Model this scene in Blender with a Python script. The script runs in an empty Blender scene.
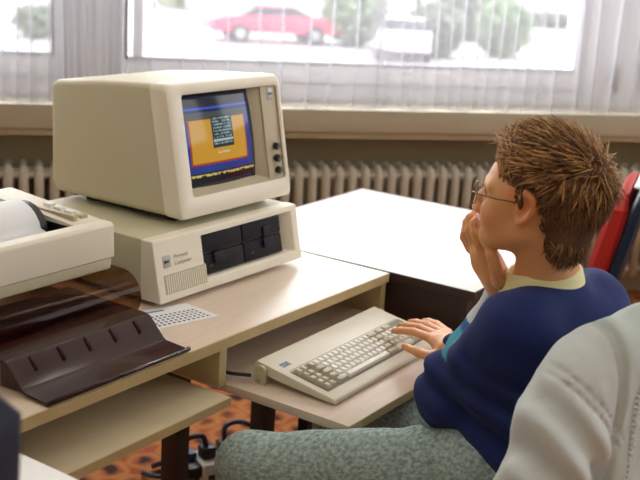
import bpy, bmesh, math, random
import numpy as np
from mathutils import Vector, Matrix
random.seed(7); RNG = np.random.default_rng(7)
SC = bpy.context.scene
COL = SC.collection
H = 0.72            # desk-top height; the scene is laid out with z = 0 at the desk top, then lifted by H

# ------------------------------------------------------------------ camera frame (also used to survey points)
C = np.array([-1.577, -1.479, .75]); YAW, PITCH, ROLL, FPX = .977, .266, .061, 1083.
_cy, _sy = math.cos(YAW), math.sin(YAW)
FW = np.array([_sy*math.cos(PITCH), _cy*math.cos(PITCH), -math.sin(PITCH)])
_r = np.array([_cy, -_sy, 0]); _u = np.cross(_r, FW)
RR = _r*math.cos(ROLL)+_u*math.sin(ROLL); UU = -_r*math.sin(ROLL)+_u*math.cos(ROLL)
def ray(px, py): return FW+RR*(px-320)/FPX+UU*(240-py)/FPX
def atw(px, py, w): return C+ray(px, py)*w
def atz(px, py, z):
    d = ray(px, py); return C+d*(z-C[2])/d[2]
def atpl(px, py, pt, n):
    d = ray(px, py); n = np.array(n, float); return C+d*(((np.array(pt)-C)@n)/(d@n))

# ------------------------------------------------------------------ materials
def new_mat(name):
    m = bpy.data.materials.new(name); m.use_nodes = True
    return m, m.node_tree.nodes, m.node_tree.links
def mat(name, col, rough=.5, metal=0, bump=0, bscale=200, var=0, vscale=8, spec=.5, coat=0, var_col=None, stretch=None):
    m, N, L = new_mat(name); b = N['Principled BSDF']
    b.inputs['Base Color'].default_value = (*col, 1); b.inputs['Roughness'].default_value = rough
    b.inputs['Metallic'].default_value = metal; b.inputs['Specular IOR Level'].default_value = spec
    b.inputs['Coat Weight'].default_value = coat
    if bump or var or var_col:
        tc = N.new('ShaderNodeTexCoord'); src = tc.outputs['Object']
        if stretch:
            mp = N.new('ShaderNodeMapping'); mp.inputs['Scale'].default_value = stretch
            L.new(src, mp.inputs[0]); src = mp.outputs[0]
        if var or var_col:
            n = N.new('ShaderNodeTexNoise'); n.inputs['Scale'].default_value = vscale; n.inputs['Detail'].default_value = 5
            L.new(src, n.inputs['Vector'])
            rp = N.new('ShaderNodeValToRGB'); rp.color_ramp.elements[0].position = .35; rp.color_ramp.elements[1].position = .65
            a = tuple(c*(1-var) for c in col) if not var_col else var_col
            rp.color_ramp.elements[0].color = (*a, 1); rp.color_ramp.elements[1].color = (*col, 1)
            L.new(n.outputs[0], rp.inputs[0]); L.new(rp.outputs[0], b.inputs['Base Color'])
        if bump:
            n = N.new('ShaderNodeTexNoise'); n.inputs['Scale'].default_value = bscale; n.inputs['Detail'].default_value = 3
            L.new(src, n.inputs['Vector'])
            bp = N.new('ShaderNodeBump'); bp.inputs['Strength'].default_value = bump; bp.inputs['Distance'].default_value = .002
            L.new(n.outputs[0], bp.inputs['Height']); L.new(bp.outputs[0], b.inputs['Normal'])
    return m
def vmat(name, rough=.7, bump=.3, bscale=400, sheen=0, sss=0):
    m, N, L = new_mat(name); b = N['Principled BSDF']; b.inputs['Roughness'].default_value = rough
    a = N.new('ShaderNodeAttribute'); a.attribute_name = 'col'; L.new(a.outputs['Color'], b.inputs['Base Color'])
    b.inputs['Sheen Weight'].default_value = sheen
    if sss:
        b.inputs['Subsurface Weight'].default_value = sss; b.inputs['Subsurface Radius'].default_value = (.01, .004, .002)
        b.inputs['Subsurface Scale'].default_value = 1
    tc = N.new('ShaderNodeTexCoord'); n = N.new('ShaderNodeTexNoise'); n.inputs['Scale'].default_value = bscale
    L.new(tc.outputs['Object'], n.inputs['Vector']); bp = N.new('ShaderNodeBump'); bp.inputs['Strength'].default_value = bump
    bp.inputs['Distance'].default_value = .002
    L.new(n.outputs[0], bp.inputs['Height']); L.new(bp.outputs[0], b.inputs['Normal'])
    return m
def smoked(name, tint, fac, rough=.08):
    m, N, L = new_mat(name); b = N['Principled BSDF']; b.inputs['Base Color'].default_value = (.035, .009, .008, 1)
    b.inputs['Roughness'].default_value = rough
    t = N.new('ShaderNodeBsdfTransparent'); t.inputs[0].default_value = (*tint, 1)
    mx = N.new('ShaderNodeMixShader'); mx.inputs[0].default_value = fac
    L.new(t.outputs[0], mx.inputs[1]); L.new(b.outputs[0], mx.inputs[2])
    L.new(mx.outputs[0], N['Material Output'].inputs[0]); return m
M = {}
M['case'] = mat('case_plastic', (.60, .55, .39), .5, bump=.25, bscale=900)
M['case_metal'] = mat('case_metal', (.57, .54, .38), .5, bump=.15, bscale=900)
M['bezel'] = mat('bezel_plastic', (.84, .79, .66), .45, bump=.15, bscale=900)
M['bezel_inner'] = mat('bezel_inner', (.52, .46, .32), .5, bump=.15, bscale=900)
M['dark'] = mat('dark_plastic', (.015, .015, .018), .4)
M['drive'] = mat('drive_face', (.008, .008, .012), .55, spec=.2, bump=.2, bscale=700)
M['drive_blue'] = mat('drive_lever', (.008, .009, .018), .5, spec=.25)
M['led'] = mat('red_led', (.10, .02, .015), .4)
M['key_light'] = mat('key_light', (.90, .89, .82), .5)
M['key_dark'] = mat('key_grey', (.56, .52, .38), .5)
M['kwell'] = mat('key_well', (.25, .23, .18), .6)
M['kcase'] = mat('keyboard_case', (.82, .79, .66), .45, bump=.15, bscale=900)
M['shelf'] = mat('shelf_laminate', (.66, .57, .38), .4, var=.06, vscale=14)
M['desk'] = mat('desk_laminate', (.76, .63, .50), .30, var=.07, vscale=14, bump=.05, bscale=60, stretch=(1, 6, 1))
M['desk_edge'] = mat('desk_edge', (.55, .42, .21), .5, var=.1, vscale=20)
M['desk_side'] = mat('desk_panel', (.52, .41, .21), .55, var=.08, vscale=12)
M['table'] = mat('white_laminate', (.90, .89, .85), .28)
M['table_edge'] = mat('table_edge', (.35, .24, .12), .5)
M['brown_dark'] = mat('dark_brown_apron', (.035, .018, .013), .5)
M['black_metal'] = mat('black_metal', (.012, .01, .011), .45)
M['chrome'] = mat('chrome', (.75, .75, .75), .2, 1)
M['white'] = mat('white_plastic', (.78, .78, .76), .5)
M['rib'] = mat('matt_brown_acrylic', (.03, .01, .009), .7, spec=.2)
M['paper'] = mat('paper', (.85, .86, .87), .7)
M['ink'] = mat('ink', (.05, .05, .08), .7)
M['ink_blue'] = mat('blue_ink', (.12, .16, .38), .7)
M['silver'] = mat('silver_badge', (.42, .42, .42), .35, .3)
M['badge_blue'] = mat('blue_badge', (.06, .08, .20), .4)
M['smoke'] = smoked('smoked_acrylic', (.72, .52, .34), .22, .1)
M['smoke_dark'] = smoked('dark_smoked_acrylic', (.06, .025, .02), .9, .13)
M['red'] = mat('red_upholstery', (.52, .018, .010), .75, bump=.4, bscale=500)
M['navy_shell'] = mat('navy_shell', (.012, .025, .055), .4)
M['navy_fabric'] = mat('navy_fabric', (.012, .02, .05), .85, bump=.4, bscale=500)
M['trim'] = mat('pale_trim', (.72, .74, .75), .35)
M['wall'] = mat('wall_paint', (.62, .56, .44), .8, var=.04, vscale=3)
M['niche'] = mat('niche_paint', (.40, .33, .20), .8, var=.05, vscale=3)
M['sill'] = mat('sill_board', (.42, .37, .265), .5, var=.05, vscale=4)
M['wframe'] = mat('window_paint', (.80, .80, .82), .5)
M['gasket'] = mat('window_gasket', (.16, .15, .17), .7)
M['radiator'] = mat('radiator_enamel', (.46, .42, .33), .5)
M['ceil'] = mat('ceiling_paint', (.75, .73, .68), .9)
M['shirt'] = mat('yellow_shirt', (.88, .82, .46), .8, bump=.3, bscale=300)
M['gold'] = mat('glasses_wire', (.22, .15, .09), .35, 1)
M['skin'] = vmat('skin', .5, .12, 600, sss=.15)
M['sweater'] = vmat('sweater_knit', .9, .35, 350)
M['jeans'] = mat('washed_denim', (.46, .58, .54), .85, bump=.7, bscale=350, var_col=(.19, .28, .28), vscale=130, stretch=(.6, 1, 1.4))
M['jacket'] = vmat('jacket_cloth', .75, .25, 500)
M['hair'] = vmat('hair', .5, .1, 500)
M['hair_base'] = vmat('hair_base', .95, .1, 500)
def carpet():
    m, N, L = new_mat('patterned_carpet'); b = N['Principled BSDF']; b.inputs['Roughness'].default_value = .95
    tc = N.new('ShaderNodeTexCoord'); mp = N.new('ShaderNodeMapping')
    mp.inputs['Rotation'].default_value = (0, 0, math.radians(12)); mp.inputs['Scale'].default_value = (10, 10, 10)
    L.new(tc.outputs['Object'], mp.inputs[0])
    v = N.new('ShaderNodeTexVoronoi'); v.inputs['Scale'].default_value = 1; v.inputs['Randomness'].default_value = .12
    L.new(mp.outputs[0], v.inputs['Vector'])
    nz = N.new('ShaderNodeTexNoise'); nz.inputs['Scale'].default_value = 2.6; L.new(mp.outputs[0], nz.inputs['Vector'])
    ad = N.new('ShaderNodeMath'); ad.operation = 'MULTIPLY_ADD'; ad.inputs[1].default_value = .35
    L.new(nz.outputs[0], ad.inputs[0]); L.new(v.outputs['Distance'], ad.inputs[2])
    rp = N.new('ShaderNodeValToRGB'); e = rp.color_ramp.elements
    e[0].position = .44; e[0].color = (.035, .010, .010, 1); e[1].position = .54; e[1].color = (.34, .09, .025, 1)
    x = e.new(.66); x.color = (.48, .19, .05, 1); x = e.new(.85); x.color = (.36, .07, .02, 1)
    L.new(ad.outputs[0], rp.inputs[0]); L.new(rp.outputs[0], b.inputs['Base Color']); return m
M['carpet'] = carpet()

# ------------------------------------------------------------------ mesh helpers
def curve(P, n=6):      # Catmull-Rom through the points
    P = [np.array(p, float) for p in P]; Q = [2*P[0]-P[1]]+P+[2*P[-1]-P[-2]]; out = []
    for i in range(1, len(Q)-2):
        for k in range(n):
            t = k/n; a, b, c, d = Q[i-1:i+3]
            out.append(.5*((2*b)+(c-a)*t+(2*a-5*b+4*c-d)*t*t+(3*b-a-3*c+d)*t**3))
    return [tuple(q) for q in out+[P[-1]]]
class MB:
    def __init__(s): s.v = []; s.f = []
    def add(s, v, f):
        o = len(s.v); s.v += [tuple(float(c) for c in p) for p in v]; s.f += [tuple(i+o for i in q) for q in f]; return s
    def box(s, x0, x1, y0, y1, z0, z1, M4=None):
        v = [(x, y, z) for z in (z0, z1) for y in (y0, y1) for x in (x0, x1)]
        if M4 is not None: v = [tuple(M4 @ Vector(p)) for p in v]
        return s.add(v, [(0, 2, 3, 1), (4, 5, 7, 6), (0, 1, 5, 4), (2, 6, 7, 3), (0, 4, 6, 2), (1, 3, 7, 5)])
    def hexa(s, b, t):   # bottom 4 and top 4 points, same winding
        return s.add(list(b)+list(t), [(3, 2, 1, 0), (4, 5, 6, 7), (0, 1, 5, 4), (1, 2, 6, 5), (2, 3, 7, 6), (3, 0, 4, 7)])
    def prism(s, prof, a0, a1, axis='x'):
        n = len(prof)
        def P(p, a):
            if axis == 'x': return (a, p[0], p[1])
            if axis == 'y': return (p[0], a, p[1])
            return (p[0], p[1], a)
        v = [P(p, a0) for p in prof]+[P(p, a1) for p in prof]
        f = [tuple(range(n))[::-1], tuple(range(n, 2*n))]+[(i, (i+1) % n, n+(i+1) % n, n+i) for i in range(n)]
        return s.add(v, f)
    def tube(s, pts, r, n=10, caps=True):
        pts = [Vector(p) for p in pts]; rs = r if isinstance(r, (list, tuple)) else [r]*len(pts)
        rings = []; up = None
        for i, p in enumerate(pts):
            t = (pts[min(i+1, len(pts)-1)]-pts[max(i-1, 0)]).normalized()
            if up is None: up = Vector((0, 0, 1)) if abs(t.z) < .9 else Vector((1, 0, 0))
            a = t.cross(up).normalized(); up = a.cross(t)
            rings.append([p+(a*math.cos(2*math.pi*k/n)+up*math.sin(2*math.pi*k/n))*rs[i] for k in range(n)])
        v = [q for R in rings for q in R]; f = []
        for i in range(len(pts)-1):
            for k in range(n): f.append((i*n+k, i*n+(k+1) % n, (i+1)*n+(k+1) % n, (i+1)*n+k))
        if caps: f += [tuple(range(n))[::-1], tuple((len(pts)-1)*n+k for k in range(n))]
        return s.add(v, f)
    def build(s, name, m, parent=None, bevel=0, smooth=False, loc=None, seg=2, angle=35):
        me = bpy.data.meshes.new(name); me.from_pydata(s.v, [], s.f)
        bm = bmesh.new(); bm.from_mesh(me); bmesh.ops.recalc_face_normals(bm, faces=bm.faces)
        if bevel:
            ed = [e for e in bm.edges if len(e.link_faces) == 2 and e.calc_face_angle(0) > math.radians(25)]
            bmesh.ops.bevel(bm, geom=ed, offset=bevel, segments=seg, profile=.6, affect='EDGES', clamp_overlap=True)
        bm.to_mesh(me); bm.free()
        for p in me.polygons: p.use_smooth = True
        if not smooth: me.set_sharp_from_angle(angle=math.radians(angle))
        o = bpy.data.objects.new(name, me); me.materials.append(m); COL.objects.link(o)
        if parent: o.parent = parent
        if loc: o.location = loc
        return o
def tag(o, label=None, cat=None, group=None, kind=None):
    if label: o['label'] = label
    if cat: o['category'] = cat
    if group: o['group'] = group
    if kind: o['kind'] = kind
    return o
def thing(name, label, cat, loc=(0, 0, 0), rz=0, group=None):
    o = bpy.data.objects.new(name, None); COL.objects.link(o); o.location = loc; o.rotation_euler = (0, 0, rz)
    o.empty_display_size = .05
    return tag(o, label, cat, group)
def struct(name, mb, m, parent=None, bevel=0, **k):
    o = mb.build(name, m, parent, bevel, **k)
    if not parent: o['kind'] = 'structure'
    return o
def text_mesh(name, txt, size, m, parent, mw, extrude=.0003):
    cu = bpy.data.curves.new(name, 'FONT'); cu.body = txt; cu.size = size; cu.extrude = extrude; cu.align_x = 'LEFT'
    t = bpy.data.objects.new(name, cu); COL.objects.link(t); bpy.context.view_layer.update()
    me = bpy.data.meshes.new_from_object(t.evaluated_get(bpy.context.evaluated_depsgraph_get()))
    COL.objects.unlink(t); bpy.data.objects.remove(t)
    me.transform(mw); me.materials.clear(); me.materials.append(m)
    o = bpy.data.objects.new(name, me); COL.objects.link(o); o.parent = parent; return o

# ------------------------------------------------------------------ signed-distance modelling (one continuous skin per figure part)
class Field:
    def __init__(s, lo, hi, h):
        s.h = h; s.lo = np.array(lo, float); n = np.ceil((np.array(hi)-s.lo)/h).astype(int)+1; s.n = n
        s.D = np.full(n, 1., np.float32)
        s.ax = [s.lo[i]+np.arange(n[i])*h for i in range(3)]
    def sub(s, lo, hi, m):
        i0 = np.maximum(((np.array(lo)-m-s.lo)/s.h).astype(int), 0); i1 = np.minimum(((np.array(hi)+m-s.lo)/s.h).astype(int)+2, s.n)
        sl = tuple(slice(a, b) for a, b in zip(i0, i1))
        g = np.meshgrid(*[s.ax[i][sl[i]] for i in range(3)], indexing='ij')
        return sl, np.stack(g, -1).astype(np.float32)
    def put(s, sl, d, k, mode):
        a = s.D[sl]
        if a.size == 0: return
        if mode == 'cut': a = -a
        if k > 0:
            hh = np.clip(.5+.5*(a-d)/k, 0, 1); r = a*(1-hh)+d*hh-k*hh*(1-hh)
        else: r = np.minimum(a, d)
        s.D[sl] = -r if mode == 'cut' else r
    def cap(s, a, b, ra, rb=None, k=.01, mode='add'):
        rb = ra if rb is None else rb; a = np.array(a, np.float32); b = np.array(b, np.float32); R = max(ra, rb)
        sl, P = s.sub(np.minimum(a, b)-R, np.maximum(a, b)+R, k+4*s.h)
        ab = b-a; t = np.clip(((P-a)@ab)/max(ab@ab, 1e-9), 0, 1)
        d = np.linalg.norm(P-a-t[..., None]*ab, axis=-1)-(ra+(rb-ra)*t); s.put(sl, d, k, mode)
    def chain(s, pts, rs, k=.01):
        for i in range(len(pts)-1): s.cap(pts[i], pts[i+1], rs[i], rs[i+1], k)
    def ell(s, c, r, B=None, k=.01, mode='add', box=0):
        c = np.array(c, np.float32); r = np.array(r, np.float32); R = r.max()*(1.75 if box else 1.02)
        sl, P = s.sub(c-R, c+R, k+4*s.h); Q = P-c
        if B is not None: Q = Q@np.array(B, np.float32).T
        if box:
            q = np.abs(Q)-(r-box); d = np.linalg.norm(np.maximum(q, 0), axis=-1)+np.minimum(q.max(-1), 0)-box
        else:
            q = Q/r; l = np.linalg.norm(q, axis=-1); g = np.linalg.norm(q/r, axis=-1); d = l*(l-1)/np.maximum(g, 1e-6)
        s.put(sl, d, k, mode)
    def pts(s):
        return np.stack(np.meshgrid(*s.ax, indexing='ij'), -1).astype(np.float32)
    def mesh(s):
        D = s.D; ins = D < 0; n = D.shape; h = s.h
        cnt = np.zeros(tuple(k-1 for k in n), np.int8)
        cs = [(i, j, k) for i in (0, 1) for j in (0, 1) for k in (0, 1)]
        def S(A, c): return A[c[0]:n[0]-1+c[0], c[1]:n[1]-1+c[1], c[2]:n[2]-1+c[2]]
        for c in cs: cnt += S(ins, c)
        act = (cnt > 0) & (cnt < 8); idx = np.argwhere(act); vid = np.full(act.shape, -1, np.int64); vid[act] = np.arange(len(idx))
        val = {c: S(D, c)[act] for c in cs}; acc = np.zeros((len(idx), 3)); num = np.zeros(len(idx))
        for a in cs:
            for ax in range(3):
                if a[ax]: continue
                b = list(a); b[ax] = 1; b = tuple(b); va, vb = val[a], val[b]; x = (va < 0) != (vb < 0)
                t = va/np.where(x, va-vb, 1); p = np.array(a, float)+np.zeros((len(idx), 3)); p[:, ax] = t
                acc[x] += p[x]; num += x
        V = s.lo+(idx+acc/num[:, None])*h; F = []
        for ax in range(3):
            o = [i for i in range(3) if i != ax]
            A = ins.take(range(0, n[ax]-1), ax); B = ins.take(range(1, n[ax]), ax); e = np.argwhere(A != B)
            e = e[(e[:, o[0]] > 0) & (e[:, o[1]] > 0) & (e[:, o[0]] < n[o[0]]-1) & (e[:, o[1]] < n[o[1]]-1)]
            fl = A[tuple(e.T)]
            q = []
            for du, dv in ((0, 0), (1, 0), (1, 1), (0, 1)):
                g = e.copy(); g[:, o[0]] -= du; g[:, o[1]] -= dv; q.append(vid[tuple(g.T)])
            q = np.stack(q, 1); flip = fl if ax != 1 else ~fl
            q[flip] = q[flip][:, ::-1]; F.append(q)
        return V, np.concatenate(F)
def sdf_obj(name, V, F, m, parent, cols=None, smooth_it=2, reduce=None):
    me = bpy.data.meshes.new(name)
    me.vertices.add(len(V)); me.loops.add(F.size); me.polygons.add(len(F))
    me.vertices.foreach_set('co', V.astype(np.float32).ravel()); me.loops.foreach_set('vertex_index', F.astype(np.int32).ravel())
    me.polygons.foreach_set('loop_start', np.arange(0, F.size, 4, dtype=np.int32))
    me.update(calc_edges=True); me.validate()
    bm = bmesh.new(); bm.from_mesh(me)
    for _ in range(smooth_it): bmesh.ops.smooth_vert(bm, verts=bm.verts, factor=.5, use_axis_x=True, use_axis_y=True, use_axis_z=True)
    bmesh.ops.recalc_face_normals(bm, faces=bm.faces); bm.to_mesh(me); bm.free()
    me.polygons.foreach_set('use_smooth', np.ones(len(me.polygons), bool))
    if cols is not None:
        co = np.empty(len(me.vertices)*3, np.float32); me.vertices.foreach_get('co', co); co = co.reshape(-1, 3)
        c = cols(co); at = me.attributes.new('col', 'FLOAT_COLOR', 'POINT')
        at.data.foreach_set('color', np.concatenate([c, np.ones((len(c), 1))], 1).astype(np.float32).ravel())
    me.materials.append(m); o = bpy.data.objects.new(name, me); COL.objects.link(o); o.parent = parent; return o
def nz(P, f, seed=0):
    r = np.random.default_rng(seed); out = 0
    for i in range(5):
        k = r.normal(size=3); k /= np.linalg.norm(k); out = out+np.sin(P@(k*f*(.7+.6*r.random())).astype(np.float32)+r.random()*6.28)
    return out/5

# ================================================================== ROOM
Dv = np.array([.76629, -.64249, 0]); Nv = np.array([.64249, .76629, 0]); CW = np.array([1.876, .89, 0])
WM = Matrix(((Dv[0], -Nv[0], 0, CW[0]), (Dv[1], -Nv[1], 0, CW[1]), (0, 0, 1, 0), (0, 0, 0, 1)))   # (s along wall, t into room, z)
WROT = math.atan2(Dv[1], Dv[0])
def rbox(mb, s0, s1, t0, t1, z0, z1): return mb.box(s0, s1, t0, t1, z0, z1, WM)
S0, S1, T1, ZF, ZC = -2.6, 2.9, 5.4, -.72, 2.1
struct('floor', rbox(MB(), S0-.1, S1+.1, -.4, T1+.1, ZF-.08, ZF), M['carpet'])
struct('ceiling', rbox(MB(), S0-.1, S1+.1, -.4, T1+.1, ZC, ZC+.1), M['ceil'])
struct('wall_left', rbox(MB(), S0-.12, S0, -.4, T1, ZF, ZC), M['wall'])
struct('wall_rear', rbox(MB(), S0, S1, T1, T1+.12, ZF, ZC), M['wall'])
RZ0, RZ1 = .62, 1.95
RWS = [(.35, 1.55), (2.0, 3.2), (3.65, 4.85)]
m = MB(); rbox(m, S1, S1+.12, -.4, T1, ZF, RZ0); rbox(m, S1, S1+.12, -.4, T1, RZ1, ZC)
for t0_, t1_ in zip([-.4]+[w[1] for w in RWS], [w[0] for w in RWS]+[T1]): rbox(m, S1, S1+.12, t0_, t1_, RZ0, RZ1)
struct('wall_right', m, M['wall'])
# window wall: niche below the sill, piers between the openings
TW = -.24   # window plane
def sw(px, py): # survey a pixel on the window plane -> (s, z)
    p = atpl(px, py, CW-Nv*TW, Nv); return float((p-CW)@Dv), float(p[2])
sA = sw(53, 52)[0]; sB = sw(122, 60)[0]; zg = sw(140, 58)[1]; sC = sw(137, 60)[0]; sD = sw(574, 69)[0]; sE = sw(637, 69)[0]; zgl = sw(30, 53)[1]
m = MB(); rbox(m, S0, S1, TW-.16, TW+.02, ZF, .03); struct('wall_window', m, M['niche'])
m = MB(); rbox(m, S0, S1, TW-.16, TW, 1.75, ZC); rbox(m, S0, S1, TW-.16, TW+.02, .1, .14); rbox(m, sA+.03, sB-.03, TW-.16, TW+.015, .1, 1.75); rbox(m, sD+.03, sE-.01, TW-.16, TW+.03, .1, 1.75); struct('trim_1', m, M['wframe'])
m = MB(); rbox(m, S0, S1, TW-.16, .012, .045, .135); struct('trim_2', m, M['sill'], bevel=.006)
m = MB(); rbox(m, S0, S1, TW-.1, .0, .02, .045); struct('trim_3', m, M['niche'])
glass, N_, L_ = new_mat('window_glass'); b_ = N_['Principled BSDF']; b_.inputs['Roughness'].default_value = .02
t_ = N_.new('ShaderNodeBsdfTransparent'); g_ = N_.new('ShaderNodeBsdfGlossy'); g_.inputs['Roughness'].default_value = .02
mx_ = N_.new('ShaderNodeMixShader'); mx_.inputs[0].default_value = .06; L_.new(t_.outputs[0], mx_.inputs[1]); L_.new(g_.outputs[0], mx_.inputs[2])
L_.new(mx_.outputs[0], N_['Material Output'].inputs[0])
def window(i, s0, s1, gz0, bars=(), handle=None):
    w = thing('window_%d' % i, None, None); w['kind'] = 'structure'
    z0, z1 = .135, 1.75
    m = MB()
    rbox(m, s0-.05, s1+.05, TW-.06, TW+.02, z0, z0+.07); rbox(m, s0-.05, s0-.02, TW-.06, TW+.02, z0+.07, z1)
    rbox(m, s1+.02, s1+.05, TW-.06, TW+.02, z0+.07, z1); rbox(m, s0-.02, s1+.02, TW-.06, TW+.02, z1-.05, z1)
    m.build('window_frame', M['wframe'], w, .004)
    m = MB(); rbox(m, s0-.02, s1+.02, TW-.03, TW+.04, z0+.075, gz0); rbox(m, s0-.02, s0, TW-.03, TW+.04, gz0, z1-.05)
    rbox(m, s1, s1+.02, TW-.03, TW+.04, gz0, z1-.05)
    for b in bars: rbox(m, b-.018, b+.018, TW-.03, TW+.04, gz0, z1-.05)
    m.build('sash', M['wframe'], w, .004)
    m = MB(); rbox(m, s0, s1, TW+.002, TW+.046, gz0, gz0+.007); rbox(m, s0, s0+.007, TW+.002, TW+.046, gz0, z1-.05); rbox(m, s1-.007, s1, TW+.002, TW+.046, gz0, z1-.05)
    m.build('gasket', M['gasket'], w)
    m = MB(); rbox(m, s0, s1, TW-.002, TW+.002, gz0, z1-.05); m.build('pane', glass, w)
    if handle:
        m = MB(); rbox(m, handle-.012, handle+.012, TW+.04, TW+.055, .22, .32); rbox(m, handle-.009, handle+.009, TW+.055, TW+.075, .2, .29)
        m.build('handle', M['silver'], w, .003)
    return w
window(1, S0+.1, sA, zgl)
window(2, sB+.01, sD, zg, bars=(sC,))
window(3, sE+.02, S1-.1, zg, handle=sw(608, 85)[0])
# three side windows in the right wall (outside the frame; they light the desks and mirror in the screen)
for i, (t0_, t1_) in enumerate(RWS):
    w4 = thing('window_%d' % (4+i), None, None); w4['kind'] = 'structure'; m = MB()
    rbox(m, S1+.02, S1+.09, t0_, t0_+.05, RZ0, RZ1); rbox(m, S1+.02, S1+.09, t1_-.05, t1_, RZ0, RZ1)
    rbox(m, S1+.02, S1+.09, t0_, t1_, RZ0, RZ0+.05); rbox(m, S1+.02, S1+.09, t0_, t1_, RZ1-.05, RZ1)
    m.build('window_frame', M['wframe'], w4, .004)

# ---- radiators: one long column radiator in the niche
def radiator(s0, s1, label):
    r = thing('radiator', label, 'radiator')
    z0, z1 = -.60, -.105; n = int((s1-s0)/.0555); m = MB()
    for t in (-.135, -.055):
        for zz in (z0+.04, z1-.035):
            p0 = WM @ Vector((s0, t, zz)); p1 = WM @ Vector((s1, t, zz)); m.tube([p0, p1], .016, 8)
    m.build('header_pipe', M['radiator'], r)
    for i in range(n):
        s = s0+(i+.5)*.0555; m = MB()
        prof = []
        for t in (-.15, -.04):   # two columns per section, each a flattened rounded bar, rounded over at the head
            pts = [WM @ Vector((s, t, z0+.01)), WM @ Vector((s, t, z1-.04)), WM @ Vector((s, t+(.012 if t < -.1 else -.012), z1-.012)), WM @ Vector((s, t+(.03 if t < -.1 else -.03), z1))]
            m.tube(pts, [.0185, .0185, .017, .012], 10)
        m.build('section', M['radiator'], r, smooth=True)
radiator(-1.75, 2.6, 'cream column radiator running along the wall under the window sill')

# ---- sheer curtain
def curtain_mat():
    m, N, L = new_mat('sheer_curtain'); N.remove(N['Principled BSDF'])
    t = N.new('ShaderNodeBsdfTransparent'); d = N.new('ShaderNodeBsdfDiffuse'); tl = N.new('ShaderNodeBsdfTranslucent')
    d.inputs[0].default_value = (.74, .73, .75, 1); tl.inputs[0].default_value = (.30, .295, .32, 1)
    a = N.new('ShaderNodeMixShader'); a.inputs[0].default_value = .5; L.new(d.outputs[0], a.inputs[1]); L.new(tl.outputs[0], a.inputs[2])
    x = N.new('ShaderNodeMixShader'); x.inputs[0].default_value = .40
    L.new(t.outputs[0], x.inputs[1]); L.new(a.outputs[0], x.inputs[2]); L.new(x.outputs[0], N['Material Output'].inputs[0]); return m
M['sheer'] = curtain_mat()
def curtain(s0, s1, pitch, depth, seed, label, t0=.03):
    rnd = random.Random(seed); pts = []; s = s0
    while s < s1:
        p = pitch*(.75+.5*rnd.random()); n = max(3, int(p/.012))
        for i in range(n): pts.append((s+p*i/n, t0+.008*math.sin(math.pi*i/n)))
        s += p; dd = depth*(.5+rnd.random()); w = .009*(.7+.8*rnd.random())
        pts += [(s+w*.7, t0-dd*.4), (s+w, t0-dd), (s+w*.4, t0-dd*1.1), (s-w*.2, t0-dd*.6), (s+w*.3, t0)]
        s += w*.5
    zz = [.142, .2, .6, 1.2, 1.8]; m = MB(); v = []; f = []
    ph = [rnd.random()*6 for _ in range(3)]
    for j, z in enumerate(zz):
        for (a, t) in pts:
            k = 1-z/2.4; v.append(tuple(WM @ Vector((a+.006*math.sin(z*5+ph[0]+a*9), t*k+(1-k)*.0+.004*math.sin(a*23+z*4), z+(.003*math.sin(a*30) if j == 0 else 0)))))
    n = len(pts)
    for j in range(len(zz)-1):
        for i in range(n-1): f.append((j*n+i, j*n+i+1, (j+1)*n+i+1, (j+1)*n+i))
    m.add(v, f); o = m.build('sheer_curtain', M['sheer'], smooth=True)
    mo = o.modifiers.new('cloth', 'SOLIDIFY'); mo.thickness = .0004
    o.modifiers.remove(mo)
    hm = MB(); hv = [];
    return tag(o, label, 'curtain')
curtain(-2.2, sA-.02, .05, .02, 1, 'sheer white curtain over the left window, behind the monitor')
curtain(sA+.0, sB-.02, .022, .035, 2, 'bunched sheer white curtain in front of the window pier')
curtain(sB+.0, sw(345, 60)[0], .10, .05, 3, 'sheer white curtain in front of the red car outside')
curtain(sw(345, 60)[0]+.01, sw(505, 60)[0], .045, .02, 4, 'sheer white curtain over the middle of the wide window, trees behind it')
curtain(sw(505, 60)[0]+.01, 2.7, .085, .035, 5, 'sheer white curtain over the window frames at the right')

# ================================================================== OUTSIDE
ZG = -2.45
M['asphalt'] = mat('pale_paving', (.62, .60, .60), .9, var=.12, vscale=.4)
M['grassy'] = mat('bush_leaf', (.22, .28, .19), .8, var=.4, vscale=3)
M['leaf2'] = mat('tree_leaf', (.30, .42, .22), .8, var=.45, vscale=2)
M['leafy'] = mat('yellow_leaf', (.40, .42, .16), .8, var=.3, vscale=2)
M['bark'] = mat('bark', (.10, .07, .05), .9)
M['carred'] = mat('car_red', (.75, .05, .12), .3, coat=.4)
M['carwhite'] = mat('car_white', (.8, .8, .82), .3)
M['cardark'] = mat('car_window', (.03, .035, .05), .15)
M['tyre'] = mat('tyre', (.02, .02, .02), .8)
g = MB(); g.box(-20, 90, -50, 90, ZG-.1, ZG, Matrix.Translation((0, 0, 0)))
gm = MB(); # ground starts beyond the building wall
def rp(s, t): return tuple(WM @ Vector((s, t, 0)))[:2]
cor = [rp(-45, -1.0), rp(45, -1.0), rp(60, -90), rp(-60, -90)]
gm.hexa([(x, y, ZG-.1) for x, y in cor], [(x, y, ZG) for x, y in cor]); tag(gm.build('street_paving', M['asphalt']), kind='structure')
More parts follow.
